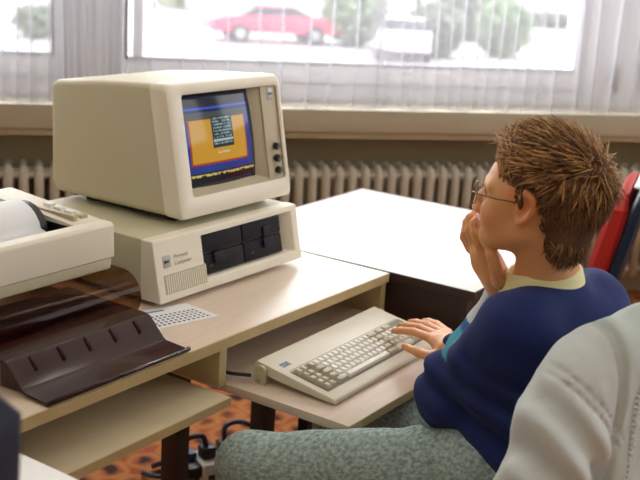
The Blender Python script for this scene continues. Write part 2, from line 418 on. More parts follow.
def car(loc, rz, mb, label, group=None):
    c = thing('car', label, 'car', loc, rz, group)
    L2 = 2.15; m = MB()
    prof = [(-L2, .35), (-L2, .7), (-1.85, .82), (-1.25, .88), (-.75, 1.32), (.65, 1.35), (1.2, .92), (1.85, .8), (L2, .6), (L2, .35)]
    low = [(-L2, .35), (-L2, .7), (-1.85, .82), (-1.25, .88), (1.2, .92), (1.85, .8), (L2, .6), (L2, .35)]
    m.prism(low, -.8, .8, 'y'); m.build('car_body', mb, c, .06)
    m = MB(); m.hexa([(-1.25, -.74, .86), (1.2, -.74, .9), (1.2, .74, .9), (-1.25, .74, .86)], [(-.7, -.6, 1.16), (.6, -.6, 1.18), (.6, .6, 1.18), (-.7, .6, 1.16)])
    m.build('car_window', M['cardark'], c, .03)
    m = MB(); m.box(-.74, .64, -.62, .62, 1.15, 1.21); m.build('car_roof', mb, c, .03)
    for x in (-1.25, 1.25):
        for y in (-.72, .72):
            w = MB(); w.tube([(x, y-.1, .31), (x, y+.1, .31)], .31, 20); w.build('wheel', M['tyre'], c)
            w2 = MB(); yy = y+(.11 if y > 0 else -.11); w2.tube([(x, y, .31), (x, yy, .31)], .17, 16); w2.build('hubcap', M['silver'], c)
    return c
p = atz(272, 42, ZG); car((p[0], p[1], ZG), WROT+.02, M['carred'], 'red car parked outside beyond the wide window')
p = atz(25, 30, ZG); car((p[0]-1.5, p[1]+3, ZG), WROT-.2, M['carred'], 'red car parked outside beyond the left window, at the far left')
p = atz(393, 52, ZG); car((p[0]-1, p[1]-1, ZG), WROT+1.2, M['carwhite'], 'white car outside among the bushes')
def foliage(mb, c, rx, ry, rz, n, size, rnd):
    for _ in range(n):
        d = Vector((rnd.gauss(0, 1), rnd.gauss(0, 1), rnd.gauss(0, 1))).normalized()*(rnd.random()**.45)
        p = Vector((c[0]+d.x*rx, c[1]+d.y*ry, c[2]+d.z*rz)); a = Vector((rnd.gauss(0, 1), rnd.gauss(0, 1), rnd.gauss(0, 1))).normalized()
        b = a.orthogonal().normalized(); k = size*(.6+.8*rnd.random())
        mb.add([p-a*k, p+b*k*.5, p+a*k, p-b*k*.5], [(0, 1, 2, 3)])
def bush(px, py, w, h, mt, label, seed, n=1400, group='bushes along the street'):
    rnd = random.Random(seed); p = atz(px, py, ZG); t = thing('bush', label, 'bush', (p[0], p[1], ZG), 0, group)
    m = MB(); foliage(m, (0, 0, h*.5), w/2, w/2, h*.5, n, .14, rnd); m.build('foliage', mt, t, smooth=True)
    m = MB()
    for k in range(5):
        a = k*1.26; m.tube([(0, 0, 0), (.2*math.cos(a), .2*math.sin(a), h*.35), (.4*w*math.cos(a)*.6, .4*w*math.sin(a)*.6, h*.7)], [.05, .035, .015], 6)
    m.build('stem', M['bark'], t)
def tree(px, py, h, cr, mt, label, seed, n=3000):
    rnd = random.Random(seed); p = atz(px, py, ZG); t = thing('tree', label, 'tree', (p[0], p[1], ZG), 0)
    m = MB(); m.tube([(0, 0, 0), (.05, 0, h*.4), (0, .1, h*.75)], [.16, .12, .06], 8)
    for k in range(5):
        a = k*1.3; m.tube([(0, 0, h*.42), (cr*.5*math.cos(a), cr*.5*math.sin(a), h*.7)], [.06, .02], 6)
    m.build('trunk', M['bark'], t); m = MB()
    for k in range(9):
        a = rnd.random()*6.28; foliage(m, (cr*.55*math.cos(a), cr*.55*math.sin(a), h*(.45+.5*rnd.random())), cr*.6, cr*.6, cr*.5, n//9, .17, rnd)
    m.build('foliage', mt, t, smooth=True)
bush(352, 46, 2.3, 2.3, M['leaf2'], 'tall green bush just right of the red car outside', 6, 2600)
bush(470, 40, 3.2, 2.4, M['grassy'], 'broad tall bush behind the light green one outside', 5, 3600)
bush(432, 57, 2.0, 1.7, M['grassy'], 'greyish bush right of the white car', 2, 2200)
bush(500, 57, 1.9, 1.9, M['leaf2'], 'light green bush nearest the window frame', 3, 2200)
tree(416, 28, 5.0, 1.3, M['leaf2'], 'green tree rising behind the white car outside', 7)
bush(180, 8, 4.5, 2.4, M['leafy'], 'yellow-green bush across the street above the monitor', 8)
bush(38, 38, 1.5, 1.0, M['grassy'], 'dark bush outside the left window', 9, 900)
bush(548, 27, 3.0, .7, M['grassy'], 'low hedge across the street near the window frame', 10, 900)

# ================================================================== DESK
XD, YD = .583, -.228
dk = thing('computer_desk', 'beige laminate computer desk under the monitor, with a pulled-out keyboard tray', 'desk')
m = MB(); m.box(-.601, XD, YD+.004, .56, -.022, 0); m.build('desktop', M['desk'], dk, .0015)
m = MB(); m.box(-.601, XD, YD, YD+.004, -.022, -.0005); m.build('edge_strip', M['desk_edge'], dk)
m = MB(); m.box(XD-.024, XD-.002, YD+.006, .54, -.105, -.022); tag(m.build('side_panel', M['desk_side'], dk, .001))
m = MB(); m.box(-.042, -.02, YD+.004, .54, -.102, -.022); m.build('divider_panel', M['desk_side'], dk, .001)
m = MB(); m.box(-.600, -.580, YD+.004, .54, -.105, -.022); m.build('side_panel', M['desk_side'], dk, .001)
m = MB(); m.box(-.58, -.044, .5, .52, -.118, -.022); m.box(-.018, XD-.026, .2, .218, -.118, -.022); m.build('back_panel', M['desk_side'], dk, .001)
m = MB(); m.box(-.018, XD-.03, -.514, .1, -.118, -.1); m.build('keyboard_tray', M['desk'], dk, .0012)
m = MB(); m.box(-.018, XD-.03, -.5165, -.514, -.118, -.1005); m.build('tray_edge', M['desk_edge'], dk)
m = MB(); m.box(-.578, -.062, -.271, .3, -.118, -.1); m.build('shelf', M['shelf'], dk, .0012)
m = MB(); m.box(-.578, -.062, -.2735, -.271, -.118, -.1005); m.build('shelf_edge', M['desk_edge'], dk)
m = MB(); m.box(-.056, -.044, .0, .055, -.09, -.045); m.tube([(-.062, .03, -.068), (-.056, .03, -.068)], .009, 10); m.build('slide_bracket', M['bezel'], dk, .002)
m = MB(); m.box(-.019, -.012, YD+.02, .1, -.1, -.07); m.build('tray_slide', M['black_metal'], dk)
for x in (.21, .555, -.56):
    m = MB(); m.box(x-.024, x+.024, .085, .133, ZF+.03, -.118); m.box(x-.024, x+.024, -.12, .44, ZF, ZF+.03); m.box(x-.024, x+.024, .02, .4, -.14, -.118)
    m.build('leg', M['black_metal'], dk, .003)

# ---- white table adjoining the desk's right end
tr = .02
tb = thing('white_table', 'large white-topped table to the right of the computer desk', 'table', (.600, -.447, 0), tr)
m = MB(); m.box(0, .74, 0, .76, -.02, 0); m.build('table_top', M['table'], tb, .0015)
m = MB(); m.box(.0, .74, -.003, 0, -.02, -.001); m.box(-.003, 0, -.003, .76, -.02, -.001); m.build('edge_strip', M['brown_dark'], tb)
m = MB(); m.box(.01, .73, .02, .04, -.12, -.02); m.box(.01, .73, .72, .74, -.12, -.02); m.box(.01, .03, .04, .72, -.12, -.02); m.box(.71, .73, .04, .72, -.12, -.02)
m.build('apron', M['brown_dark'], tb, .001)
for x, y in ((.02, .03), (.69, .03), (.02, .45), (.69, .45)):
        m = MB(); m.box(x, x+.03, y, y+.03, ZF, -.02); m.build('leg', M['black_metal'], tb, .002)
m = MB(); m.box(.05, .69, .36, .378, -.52, -.12); m.build('modesty_panel', M['brown_dark'], tb)

# ---- white table at the lower left
t2 = thing('white_table', 'white table cut off by the bottom left corner, behind the navy chair', 'table', (-1.303, -.5, 0))
m = MB(); m.box(0, .695, 0, .8, -.022, 0); m.build('table_top', M['table'], t2, .0015)
for x in (.03, .63):
    for y in (.05, .74):
        m = MB(); m.box(x, x+.03, y, y+.03, ZF, -.022); m.build('leg', M['black_metal'], t2, .002)

# ================================================================== SYSTEM UNIT
su = thing('computer', 'beige desktop computer with two black floppy drives, under the monitor', 'computer')
# front profile leans back towards the top
def fy(z): return -.027*(.142-z)/.13
W_ = .5
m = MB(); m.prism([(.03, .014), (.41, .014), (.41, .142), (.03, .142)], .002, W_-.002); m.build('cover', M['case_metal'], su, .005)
m = MB()
# front bezel: frame pieces around the drive opening, bevelled together
ox0, ox1, oz0, oz1 = .150, .440, .034, .128
def fp(x, z, b=0): return (x, fy(z)+b, z)
def slab(mb, x0, x1, z0, z1, y1=.032, off=0): mb.hexa([fp(x0, z0, off), fp(x1, z0, off), (x1, y1, z0), (x0, y1, z0)], [fp(x0, z1, off), fp(x1, z1, off), (x1, y1, z1), (x0, y1, z1)])
ring = []
outer = [(0, .012), (W_, .012), (W_, .142), (0, .142)]; inner = [(ox0, oz0), (W_-.022, oz0), (W_-.022, oz1), (ox0, oz1)]
v = [fp(x, z) for x, z in outer]+[fp(x, z) for x, z in inner]+[(x, .032, z) for x, z in outer]+[(x, .030, z) for x, z in [(ox0+.002, oz0+.002), (ox1+.006, oz0+.004), (ox1+.006, oz1-.003), (ox0+.002, oz1-.002)]]
f = []
for i in range(4):
    j = (i+1) % 4; f += [(i, j, 4+j, 4+i), (i, 8+i, 8+j, j), (4+i, 4+j, 12+j, 12+i), (8+i, 12+i, 12+j, 8+j)]
m.add(v, f); m.build('front_bezel', M['bezel'], su, .0035, seg=3)
m = MB(); slab(m, ox0+.003, ox1+.006, oz0+.003, oz1-.002, .04, .018); m.build('drive_surround', M['dark'], su)
for k in (0, 1):
    x0 = ox0+.004+k*.1445; x1 = x0+.1405
    dv = MB(); slab(dv, x0, x1, oz0+.005, oz0+.048, .03, .009); slab(dv, x0, x1, oz0+.052, oz1-.004, .03, .009)
    d = dv.build('floppy_drive', M['drive'], su, .0015)
    sl = MB(); slab(sl, x0+.004, x1-.004, oz0+.0475, oz0+.0525, .03, .014); sl.build('disk_slot', M['dark'], d)
    lv = MB(); cx = x0+(.052 if k == 0 else .085); slab(lv, cx-.018, cx+.018, oz0+.026, oz0+.05, .02, .002)
    if k: slab(lv, cx-.013, cx+.013, oz0+.05, oz0+.075, .02, .0045)
    lv.build('drive_lever', M['drive_blue'], d, .0015)
    le = MB(); lx = x0+(.02 if k == 0 else .022); slab(le, lx, lx+.012, oz0+.02, oz0+.024, .02, .0075); le.build('indicator', M['led'], d)
for i in range(20):
    x = .026+i*.0065; m = MB(); slab(m, x, x+.0028, .03, .066, .02, -.0015); m.build('vent_rib', M['bezel'], su)
m = MB(); slab(m, .021, .153, .028, .068, .02, -.0006); m.build('vent_recess', M['bezel_inner'], su)
m = MB(); slab(m, .023, .046, .083, .108, .01, -.001); m.build('badge', M['silver'], su, .0005)
def facemat(x, z, off=-.0016): # text frame lying on the leaning front face
    a = math.atan2(.027, .13)
    return Matrix.Translation((x, fy(z)+off, z)) @ Matrix.Rotation(math.radians(90)-a, 4, 'X')
text_mesh('badge_lettering', 'IBM', .0095, M['ink'], su, facemat(.0255, .092))
text_mesh('lettering', 'Personal', .0125, M['bezel_inner'], su, facemat(.056, .098))
text_mesh('lettering', 'Computer', .0125, M['bezel_inner'], su, facemat(.056, .084))
for x in (.04, .44):
    for y in (.03, .37):
        m = MB(); m.tube([(x, y, 0), (x, y, .014)], .012, 12); m.build('foot', M['dark'], su)
m = MB(); m.box(.496, .502, .27, .31, .05, .075); m.build('power_switch', M['led'], su)

# ================================================================== MONITOR
mo = thing('monitor', 'beige box monitor showing an orange and blue screen, on the desktop computer', 'monitor', (.1185, .082, .142), -.006)
MW, MH, MZ0 = .398, .303, .016
def my(z): return -.2*(MH-z)
# rear shell tapering to the back with rounded corners
def rrect(x0, x1, z0, z1, r, n=6):
    out = []
    for cx, cz, a0 in ((x1-r, z1-r, 0), (x0+r, z1-r, 90), (x0+r, z0+r, 180), (x1-r, z0+r, 270)):
        for i in range(n+1):
            a = math.radians(a0+90*i/n); out.append((cx+r*math.cos(a), cz+r*math.sin(a)))
    return out
def loft(sections, name, mt, par, cap=(True, True), bevel=0):
    m = MB(); n = len(sections[0]); v = [p for s in sections for p in s]; f = []
    for i in range(len(sections)-1):
        for k in range(n): f.append((i*n+k, i*n+(k+1) % n, (i+1)*n+(k+1) % n, (i+1)*n+k))
    if cap[0]: f.append(tuple(range(n)))
    if cap[1]: f.append(tuple((len(sections)-1)*n+k for k in range(n)))
    m.add(v, f); return m.build(name, mt, par, bevel, angle=40)
def msec(yb, x0, x1, z0, z1, r, lean=1.): # section at offset yb behind the leaning front plane
    return [(x, my(z)*lean+yb, z) for x, z in rrect(x0, x1, z0, z1, r)]
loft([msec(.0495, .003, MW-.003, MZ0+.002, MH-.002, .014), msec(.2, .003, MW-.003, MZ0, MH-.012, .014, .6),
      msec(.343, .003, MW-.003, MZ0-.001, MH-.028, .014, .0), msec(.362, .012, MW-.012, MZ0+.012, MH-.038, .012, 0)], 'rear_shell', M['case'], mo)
# front bezel, opening (u .12-.955, v .085-.84)
bx0, bx1 = .12*MW, .958*MW; bz1 = MH-.083*(MH-MZ0); bz0 = MH-.845*(MH-MZ0)
def bsec(yb, x0, x1, z0, z1, r): return msec(yb, x0, x1, z0, z1, r)
loft([bsec(.049, .001, MW-.001, MZ0+.001, MH-.001, .014), bsec(.012, 0, MW, MZ0, MH, .016), bsec(.003, .003, MW-.003, MZ0+.003, MH-.003, .016),
      bsec(0, .009, MW-.009, MZ0+.009, MH-.009, .014), bsec(0, bx0-.004, bx1+.004, bz0-.004, bz1+.004, .01), bsec(.003, bx0, bx1, bz0, bz1, .008)],
     'front_bezel', M['bezel'], mo, (False, False))
sx1 = .755*MW
loft([bsec(.003, bx0, bx1, bz0, bz1, .008), bsec(.028, bx0+.005, bx1-.002, bz0+.012, bz1-.006, .006)], 'screen_recess', M['bezel_inner'], mo, (False, False))
# divider wall between tube and the control strip
def mslab(mb, x0, x1, z0, z1, f0, f1): mb.hexa([(x0, my(z0)+f0, z0), (x1, my(z0)+f0, z0), (x1, my(z0)+f1, z0), (x0, my(z0)+f1, z0)], [(x0, my(z1)+f0, z1), (x1, my(z1)+f0, z1), (x1, my(z1)+f1, z1), (x0, my(z1)+f1, z1)])
m = MB(); z0, z1 = bz0+.004, bz1-.004
m.hexa([(sx1, my(z0)+.030, z0), (sx1+.026, my(z0)+.012, z0), (sx1+.026, my(z0)+.045, z0), (sx1, my(z0)+.045, z0)], [(sx1, my(z1)+.030, z1), (sx1+.026, my(z1)+.012, z1), (sx1+.026, my(z1)+.045, z1), (sx1, my(z1)+.045, z1)])
m.build('screen_surround', M['bezel_inner'], mo, .002)
m = MB(); mslab(m, sx1+.026, bx1+.002, bz0+.002, bz1-.002, .008, .04); m.build('control_panel', M['bezel_inner'], mo, .001)
cx = (sx1+.026+bx1)/2+.004
for zz, r in ((.122, .0085), (.094, .0095), (.066, .0085)):
    z = MZ0+zz-.0; k = MB(); k.tube([(cx, my(z)+.008, z), (cx, my(z)-.004, z-.002)], r, 18); o = k.build('knob', M['dark'], mo, .0015)
    k = MB(); k.box(cx-.0012, cx+.0012, my(z)-.006, my(z)-.003, z-.008, z+.006); k.build('pointer', M['silver'], o)
z = MH-.052; m = MB(); mslab(m, cx-.007, cx+.011, z-.006, z+.022, .0065, .01); m.build('badge', M['silver'], mo, .0005)
text_mesh('badge_lettering', 'IBM', .0085, M['ink'], mo, Matrix.Translation((cx-.0063, my(z)+.0058, z+.006)) @ Matrix.Rotation(math.radians(90-11.3), 4, 'X'))
m = MB(); mslab(m, .055, .075, MZ0+.014, MZ0+.021, -.0006, .002); 
for x in (.04, .33):
    for y in (.0, .25):
        k = MB(); k.box(x, x+.03, y, y+.03, 0, MZ0+.004); k.build('foot', M['dark'], mo, .002)
m = MB(); m.box(.03, .36, .02, .27, .004, MZ0+.002); m.build('base_plate', M['dark'], mo, .003)
# the tube face: bulging glass, its picture made from masks in the surface's own coordinates
def screen_mat():
    m, N, L = new_mat('tube_picture'); b = N['Principled BSDF']; b.inputs['Base Color'].default_value = (.012, .014, .018, 1)
    b.inputs['Roughness'].default_value = .10; b.inputs['Specular IOR Level'].default_value = .28; b.inputs['Coat Weight'].default_value = .0; b.inputs['Coat Roughness'].default_value = .1
    uv = N.new('ShaderNodeUVMap'); uv.uv_map = 'picture'; sp = N.new('ShaderNodeSeparateXYZ'); L.new(uv.outputs[0], sp.inputs[0])
    def mth(op, a, bb=None):
        n = N.new('ShaderNodeMath'); n.operation = op
        for i, x in enumerate((a, bb)):
            if x is None: continue
            if isinstance(x, (int, float)): n.inputs[i].default_value = x
            else: L.new(x, n.inputs[i])
        return n.outputs[0]
    U, V = sp.outputs[0], sp.outputs[1]
    def rect(x0, x1, y0, y1):
        return mth('MULTIPLY', mth('MULTIPLY', mth('GREATER_THAN', U, x0), mth('LESS_THAN', U, x1)), mth('MULTIPLY', mth('GREATER_THAN', V, y0), mth('LESS_THAN', V, y1)))
    cur = [None]
    def paint(mask, col):
        x = N.new('ShaderNodeMix'); x.data_type = 'RGBA'; L.new(mask, x.inputs[0])
        if cur[0] is None: x.inputs[6].default_value = (.004, .005, .012, 1)
        else: L.new(cur[0], x.inputs[6])
        x.inputs[7].default_value = (*col, 1); cur[0] = x.outputs[2]
    def glyphs(x0, x1, y0, y1, rows, cols, dens):
        mp = N.new('ShaderNodeMapping'); mp.inputs['Scale'].default_value = (cols/(x1-x0), rows*2/(y1-y0), 1); L.new(uv.outputs[0], mp.inputs[0])
        w = N.new('ShaderNodeTexWhiteNoise'); w.noise_dimensions = '2D'; fl = N.new('ShaderNodeVectorMath'); fl.operation = 'FLOOR'
        L.new(mp.outputs[0], fl.inputs[0]); L.new(fl.outputs[0], w.inputs['Vector'])
        rowm = mth('GREATER_THAN', mth('FRACT', mth('MULTIPLY', mth('SUBTRACT', V, y0), rows/(y1-y0))), .42)
        return mth('MULTIPLY', mth('MULTIPLY', rect(x0, x1, y0, y1), rowm), mth('LESS_THAN', w.outputs[0], dens))
    paint(rect(.02, .96, .16, .80), (.025, .05, .30))            # blue frame
    paint(rect(.0, .98, .80, .97), (.012, .014, .03))
    paint(rect(.02, .95, .825, .85), (.04, .11, .75))        # bright blue rule
    paint(rect(.06, .90, .72, .79), (.07, .085, .06))            # grey-green band
    paint(rect(.11, .885, .245, .725), (.55, .05, .02))           # red edge
    paint(rect(.13, .87, .265, .72), (.78, .40, .03))            # amber field
    paint(rect(.40, .69, .41, .745), (.02, .035, .05))            # menu box
    paint(glyphs(.42, .67, .43, .73, 9, 26, .62), (.36, .55, .58))
    paint(rect(.41, .685, .475, .50), (.55, .68, .68))
    paint(glyphs(.46, .62, .33, .37, 1, 14, .7), (.8, .75, .5))
    paint(glyphs(.02, .97, .10, .145, 1, 60, .75), (.85, .72, .16))
    L.new(cur[0], b.inputs['Emission Color']); b.inputs['Emission Strength'].default_value = .45
    return m
me = bpy.data.meshes.new('screen'); n = 16; vs = []; fs = []; uvs = []
X0, X1, Z0, Z1 = bx0+.002, sx1+.002, bz0+.008, bz1-.004
for j in range(n+1):
    for i in range(n+1):
        u, v = i/n, j/n; x = X0+(X1-X0)*u; z = Z0+(Z1-Z0)*v
        bul = .014*(1-((2*u-1)**2+(2*v-1)**2)/2); vs.append((x, my(z)+.032-bul, z)); uvs.append((u, v))
for j in range(n):
    for i in range(n): a = j*(n+1)+i; fs.append((a, a+1, a+n+2, a+n+1))
me.from_pydata(vs, [], fs); ul = me.uv_layers.new(name='picture')
for lp in me.loops: ul.data[lp.index].uv = uvs[lp.vertex_index]
for p in me.polygons: p.use_smooth = True
me.materials.append(screen_mat()); sc_o = bpy.data.objects.new('screen', me); COL.objects.link(sc_o); sc_o.parent = mo
so = sc_o.modifiers.new('glass', 'SOLIDIFY'); so.thickness = .004; so.offset = -1

# ================================================================== KEYBOARD
kb = thing('keyboard', 'beige keyboard with grey function keys on the pulled-out tray under the boy\'s hand', 'keyboard', (.036, -.447, -.1), .02)
KW, KD = .455, .193; KS = KW/.5
def kz(y): return .012+.030*y/KD if y < KD*.86 else .012+.030*.86+.004
m = MB(); prof = [(0, .003), (0, .012), (.006, .015), (KD*.80, .015+.030*.80), (KD*.97, .045), (KD, .041), (KD, .022), (KD*.6, .012)]
m.prism(prof, 0, KW); kc = m.build('keyboard_case', M['kcase'], kb, .003, seg=2)
al = math.atan2(.030, KD); KM = Matrix.Translation((0, .006, .0152)) @ Matrix.Rotation(al, 4, 'X')   # sloping key plane
def kbox(mb, x0, x1, y0, y1, z0, z1, ins=0):
    b = [KM @ Vector(p) for p in ((x0, y0, z0), (x1, y0, z0), (x1, y1, z0), (x0, y1, z0))]
    t = [KM @ Vector(p) for p in ((x0+ins, y0+ins*.5, z1), (x1-ins, y0+ins*.5, z1), (x1-ins, y1-ins*1.1, z1), (x0+ins, y1-ins*1.1, z1))]
    mb.hexa(b, t)
U = .0173; kx0 = .020; ky0 = .024; ky = KD*.0+ky0
m = MB(); kbox(m, kx0-.004, kx0+2*U+.003, ky-.003, ky+5*U+.003, -.001, .0012); kbox(m, kx0+2.5*U-.003, KW-.012, ky-.003, ky+5*U+.003, -.001, .0012); m.build('key_well', M['kwell'], kb)
m = MB(); kbox(m, kx0, KW-.012, ky+5*U+.006, ky+5*U+.0075, 0, .0009); m.build('trim_groove', M['kwell'], kb)
def key(x, y, w, h, dark):
    m = MB(); g_ = .0012; kbox(m, kx0+x*U+g_, kx0+(x+w)*U-g_, ky+y*U+g_, ky+(y+h)*U-g_, .001, .0085, .0026)
    m.build('key', M['key_dark' if dark else 'key_light'], kb, .0008)
for r in range(5):
    for c_ in range(2): key(c_, r, 1, 1, True)
rows = [ [(1.5, 1), (1, 1)]+[(0, 0)], ]
def row(y, x, spec):
    for w, d in spec:
        key(x, y, w, 1, d); x += w
row(4, 2.5, [(1, 1)]+[(1, 0)]*12+[(2, 1), (1.7, 1), (1.7, 1)])
row(3, 2.5, [(1.5, 1)]+[(1, 0)]*12+[(1.4, 1)]+[(1, 0)]*4+[(.7, 1)])
row(2, 2.5, [(1.8, 1)]+[(1, 0)]*12+[(1.1, 1)]+[(1, 0)]*4+[(.7, 1)])
row(1, 2.5, [(1.3, 1)]+[(1, 0)]*11+[(1.5, 1), (1, 1)]+[(1, 0)]*4+[(.7, 1)])
row(0, 2.5, [(2.1, 1), (9.4, 0), (2.1, 1), (2, 0), (2, 0), (1.5, 1)])
m = MB(); kbox(m, .022, .048, ky+5*U+.022, ky+5*U+.036, 0, .001); m.build('badge', M['badge_blue'], kb)
text_mesh('badge_lettering', 'IBM', .0085, M['silver'], kb, KM @ Matrix.Translation((.025, ky+5*U+.026, .0012)))
for x in (-.009, KW+.001):
    m = MB(); m.tube([(x, KD*.9, .026), (x+.008, KD*.9, .026)], .014, 20); m.box(x+.001, x+.007, KD*.83, KD*.9, .0, .02); m.build('tilt_knob', M['case'], kb, .001)
pts = [(-.03-.0, .0, 0)]
cb = MB(); cb.tube(curve([(.02, -.255, -.085), (-.0, -.2, -.085), (.03, -.12, -.078), (.12, -.06, -.07), (.2, -.02, -.07), (.26, .05, -.08), (.3, .19, -.09)]), .004, 8)
tag(cb.build('keyboard_cable', M['dark'], smooth=True), 'black keyboard cable curling under the desktop behind the keyboard', 'cable')

# ================================================================== PAPER CARD ON DESK
def q4(u, v):
    P0, P1, P2, P3 = [np.array(p) for p in ((-.091, -.098), (.061, -.134), (.072, -.034), (-.053, .007))]
    return (P0*(1-u)+P1*u)*(1-v)+(P3*(1-u)+P2*u)*v
pc = thing('printed_card', 'white printed card with rows of dark marks, lying before the desktop computer', 'card')
m = MB(); c4 = [q4(0, 0), q4(1, 0), q4(1, 1), q4(0, 1)]; m.hexa([(x, y, .0002) for x, y in c4], [(x, y, .0010) for x, y in c4]); m.build('card', M['paper'], pc)
m = MB()
for r in range(5):
    for c_ in range(11):
        u0 = .10+c_*.076; v0 = .09+r*.115; q = [q4(u0, v0), q4(u0+.036, v0), q4(u0+.036, v0+.06), q4(u0, v0+.06)]
        m.hexa([(x, y, .001) for x, y in q], [(x, y, .0012) for x, y in q])
tag(m.build('printed_marks', M['ink'], pc), kind='stuff')
m = MB(); q = [q4(.06, .80), q4(.5, .80), q4(.5, .86), q4(.06, .86)]; m.hexa([(x, y, .001) for x, y in q], [(x, y, .0012) for x, y in q]); m.build('heading_line', M['ink_blue'], pc)

# ================================================================== PRINTER + STAND
st = thing('printer_stand', 'smoked brown acrylic stand with a sloping front, holding up the printer', 'stand')
def sheet(path, x0, x1, th, name, mt):
    m = MB(); n = len(path); nrm = []
    for i in range(n):
        a = np.array(path[max(i-1, 0)]); b = np.array(path[min(i+1, n-1)]); t = (b-a)/np.linalg.norm(b-a); nrm.append(np.array([-t[1], t[0]]))
    o = [tuple(np.array(p)+q*th/2) for p, q in zip(path, nrm)]; i_ = [tuple(np.array(p)-q*th/2) for p, q in zip(path, nrm)]
    prof = o+i_[::-1]
    v = [(x0, *p) for p in prof]+[(x1, *p) for p in prof]; N2 = len(prof); f = [(k, (k+1) % N2, N2+(k+1) % N2, N2+k) for k in range(N2)]
    for k in range(n-1): f += [(k, N2-1-k, N2-2-k, k+1), (N2+k, N2+k+1, N2+N2-2-k, N2+N2-1-k)]
    m.add(v, f); return m.build(name, mt, st, angle=50)
arc = [(.3, .1035), (.02, .1035)]+[(.0-.052*math.sin(a), .055+.0485*math.cos(a)) for a in np.linspace(.15, math.pi-.1, 14)]+[(.05, .007), (.3, .007)]
sheet(arc, -.50, -.085, .004, 'curved_cradle', M['smoke'])
slope = [(.1, .052), (-.115, .050), (-.125, .047), (-.160, .012), (-.168, .008), (-.214, .0055), (-.2215, .0035), (-.2215, .0025)]
sheet(slope[:7]+[(-.2225, .0045)], -.475, -.135, .004, 'paper_tray', M['smoke_dark'])
m = MB(); m.prism([(-.112, .046), (-.155, .008), (-.10, .002), (-.10, .046)], -.47, -.14); m.build('tray_body', M['smoke_dark'], st, .001)
m = MB(); m.box(-.49, -.14, -.04, .28, .012, .046); m.build('tray_interior', M['dark'], st, .002)
m = MB(); m.tube([(-.475, -.2225, .006), (-.131, -.2225, .006)], .0045, 8); m.build('lip', M['smoke_dark'], st, smooth=True)
for k in range(5):
    x = -.43+k*.062; m = MB(); m.hexa([(x, -.126, .0465), (x+.003, -.126, .0465), (x+.003, -.146, .030), (x, -.146, .030)], [(x, -.126, .0515), (x+.003, -.126, .0515), (x+.003, -.146, .034), (x, -.146, .034)]); m.build('guide_rib', M['rib'], st)
for x in (-.48, -.13):
    for y in (.2, .28):
        m = MB(); m.tube([(x, y, .006), (x, y, .101)], .006, 8); m.build('support_post', M['dark'], st)

pr = thing('printer', 'beige dot-matrix printer with white paper, on the smoked acrylic stand', 'printer')
PX0, PX1 = -.49, -.107
m = MB(); m.prism([(.006, .1075), (0, .112), (-.002, .134), (.31, .134), (.31, .1075)], PX0+.01, PX1-.008); m.build('lower_case', M['case'], pr, .004)
# upper case: front wall, right deck, left deck, rear wall around an open platen well
m = MB(); m.prism([(-.004, .1345), (-.001, .198), (.004, .204), (.03, .2045), (.034, .2), (.034, .1345)], PX0, PX1-.002); m.build('upper_case', M['bezel'], pr, .003)
m = MB(); m.prism([(.034, .1345), (.034, .204), (.3, .222), (.31, .215), (.31, .1345)], PX1-.075, PX1-.002); m.build('control_deck', M['bezel'], pr, .004)
m = MB(); m.prism([(.034, .1345), (.034, .204), (.3, .222), (.31, .215), (.31, .1345)], PX0, PX0+.045); m.build('left_deck', M['bezel'], pr, .004)
m = MB(); m.box(PX0+.045, PX1-.075, .27, .31, .1345, .2); m.build('rear_wall', M['bezel'], pr, .003)
m = MB(); m.box(PX0+.045, PX1-.075, .034, .27, .1345, .15); m.box(PX1-.078, PX1-.075, .036, .27, .15, .199); m.box(PX0+.045, PX1-.078, .034, .037, .15, .196); m.build('well_floor', M['dark'], pr)
m = MB(); m.box(PX1-.06, PX1-.05, .05, .17, .203, .2155, Matrix.Identity(4)); m.build('control_strip', M['bezel_inner'], pr, .001)
for k in range(4):
    y = .055+k*.03; m = MB(); m.box(PX1-.035, PX1-.018, y, y+.02, .205, .2085+.067*y, Matrix.Identity(4)); m.build('button', M['white'] if k else M['bezel_inner'], pr, .001)
m = MB(); m.tube([(PX0+.05, .15, .183), (PX1-.08, .15, .183)], .023, 24); m.build('platen', M['dark'], pr, smooth=False)
for X in (PX1-.105, PX0+.075):
    m = MB(); pts = [(.15+.062*math.cos(a), .178+.056*math.sin(a)) for a in np.linspace(-.2, math.pi+.3, 16)]; pin = [(.15+.045*math.cos(a), .178+.038*math.sin(a)) for a in np.linspace(math.pi+.3, -.2, 16)]
    mm = MB(); n_ = 16; v = [(X, *p) for p in pts]+[(X, *p) for p in pin[::-1]]+[(X+.016, *p) for p in pts]+[(X+.016, *p) for p in pin[::-1]]; f = []
    for i in range(n_-1): f += [(i, i+1, n_+i+1, n_+i), (2*n_+i, 3*n_+i, 3*n_+i+1, 2*n_+i+1), (i, 2*n_+i, 2*n_+i+1, i+1), (n_+i, n_+i+1, 3*n_+i+1, 3*n_+i)]
    f += [(0, n_, 3*n_, 2*n_), (n_-1, 3*n_-1, 4*n_-1, 2*n_-1)]
    mm.add(v, f); mm.build('tractor_guide', M['dark'], pr)
    for k in range(6):
        a = .4+k*.45; m = MB(); m.tube([(X-.004, .15+.057*math.cos(a), .178+.051*math.sin(a)), (X+.001, .15+.06*math.cos(a), .178+.055*math.sin(a))], .0025, 6); m.build('sprocket_pin', M['white'], pr)
m = MB(); m.box(PX1-.1, PX1-.088, .05, .12, .15, .172); m.build('carriage_bracket', M['silver'], pr, .001)
m = MB(); m.tube([(PX0+.05, .075, .17), (PX1-.078, .075, .17)], .004, 8); m.build('guide_rail', M['chrome'], pr)
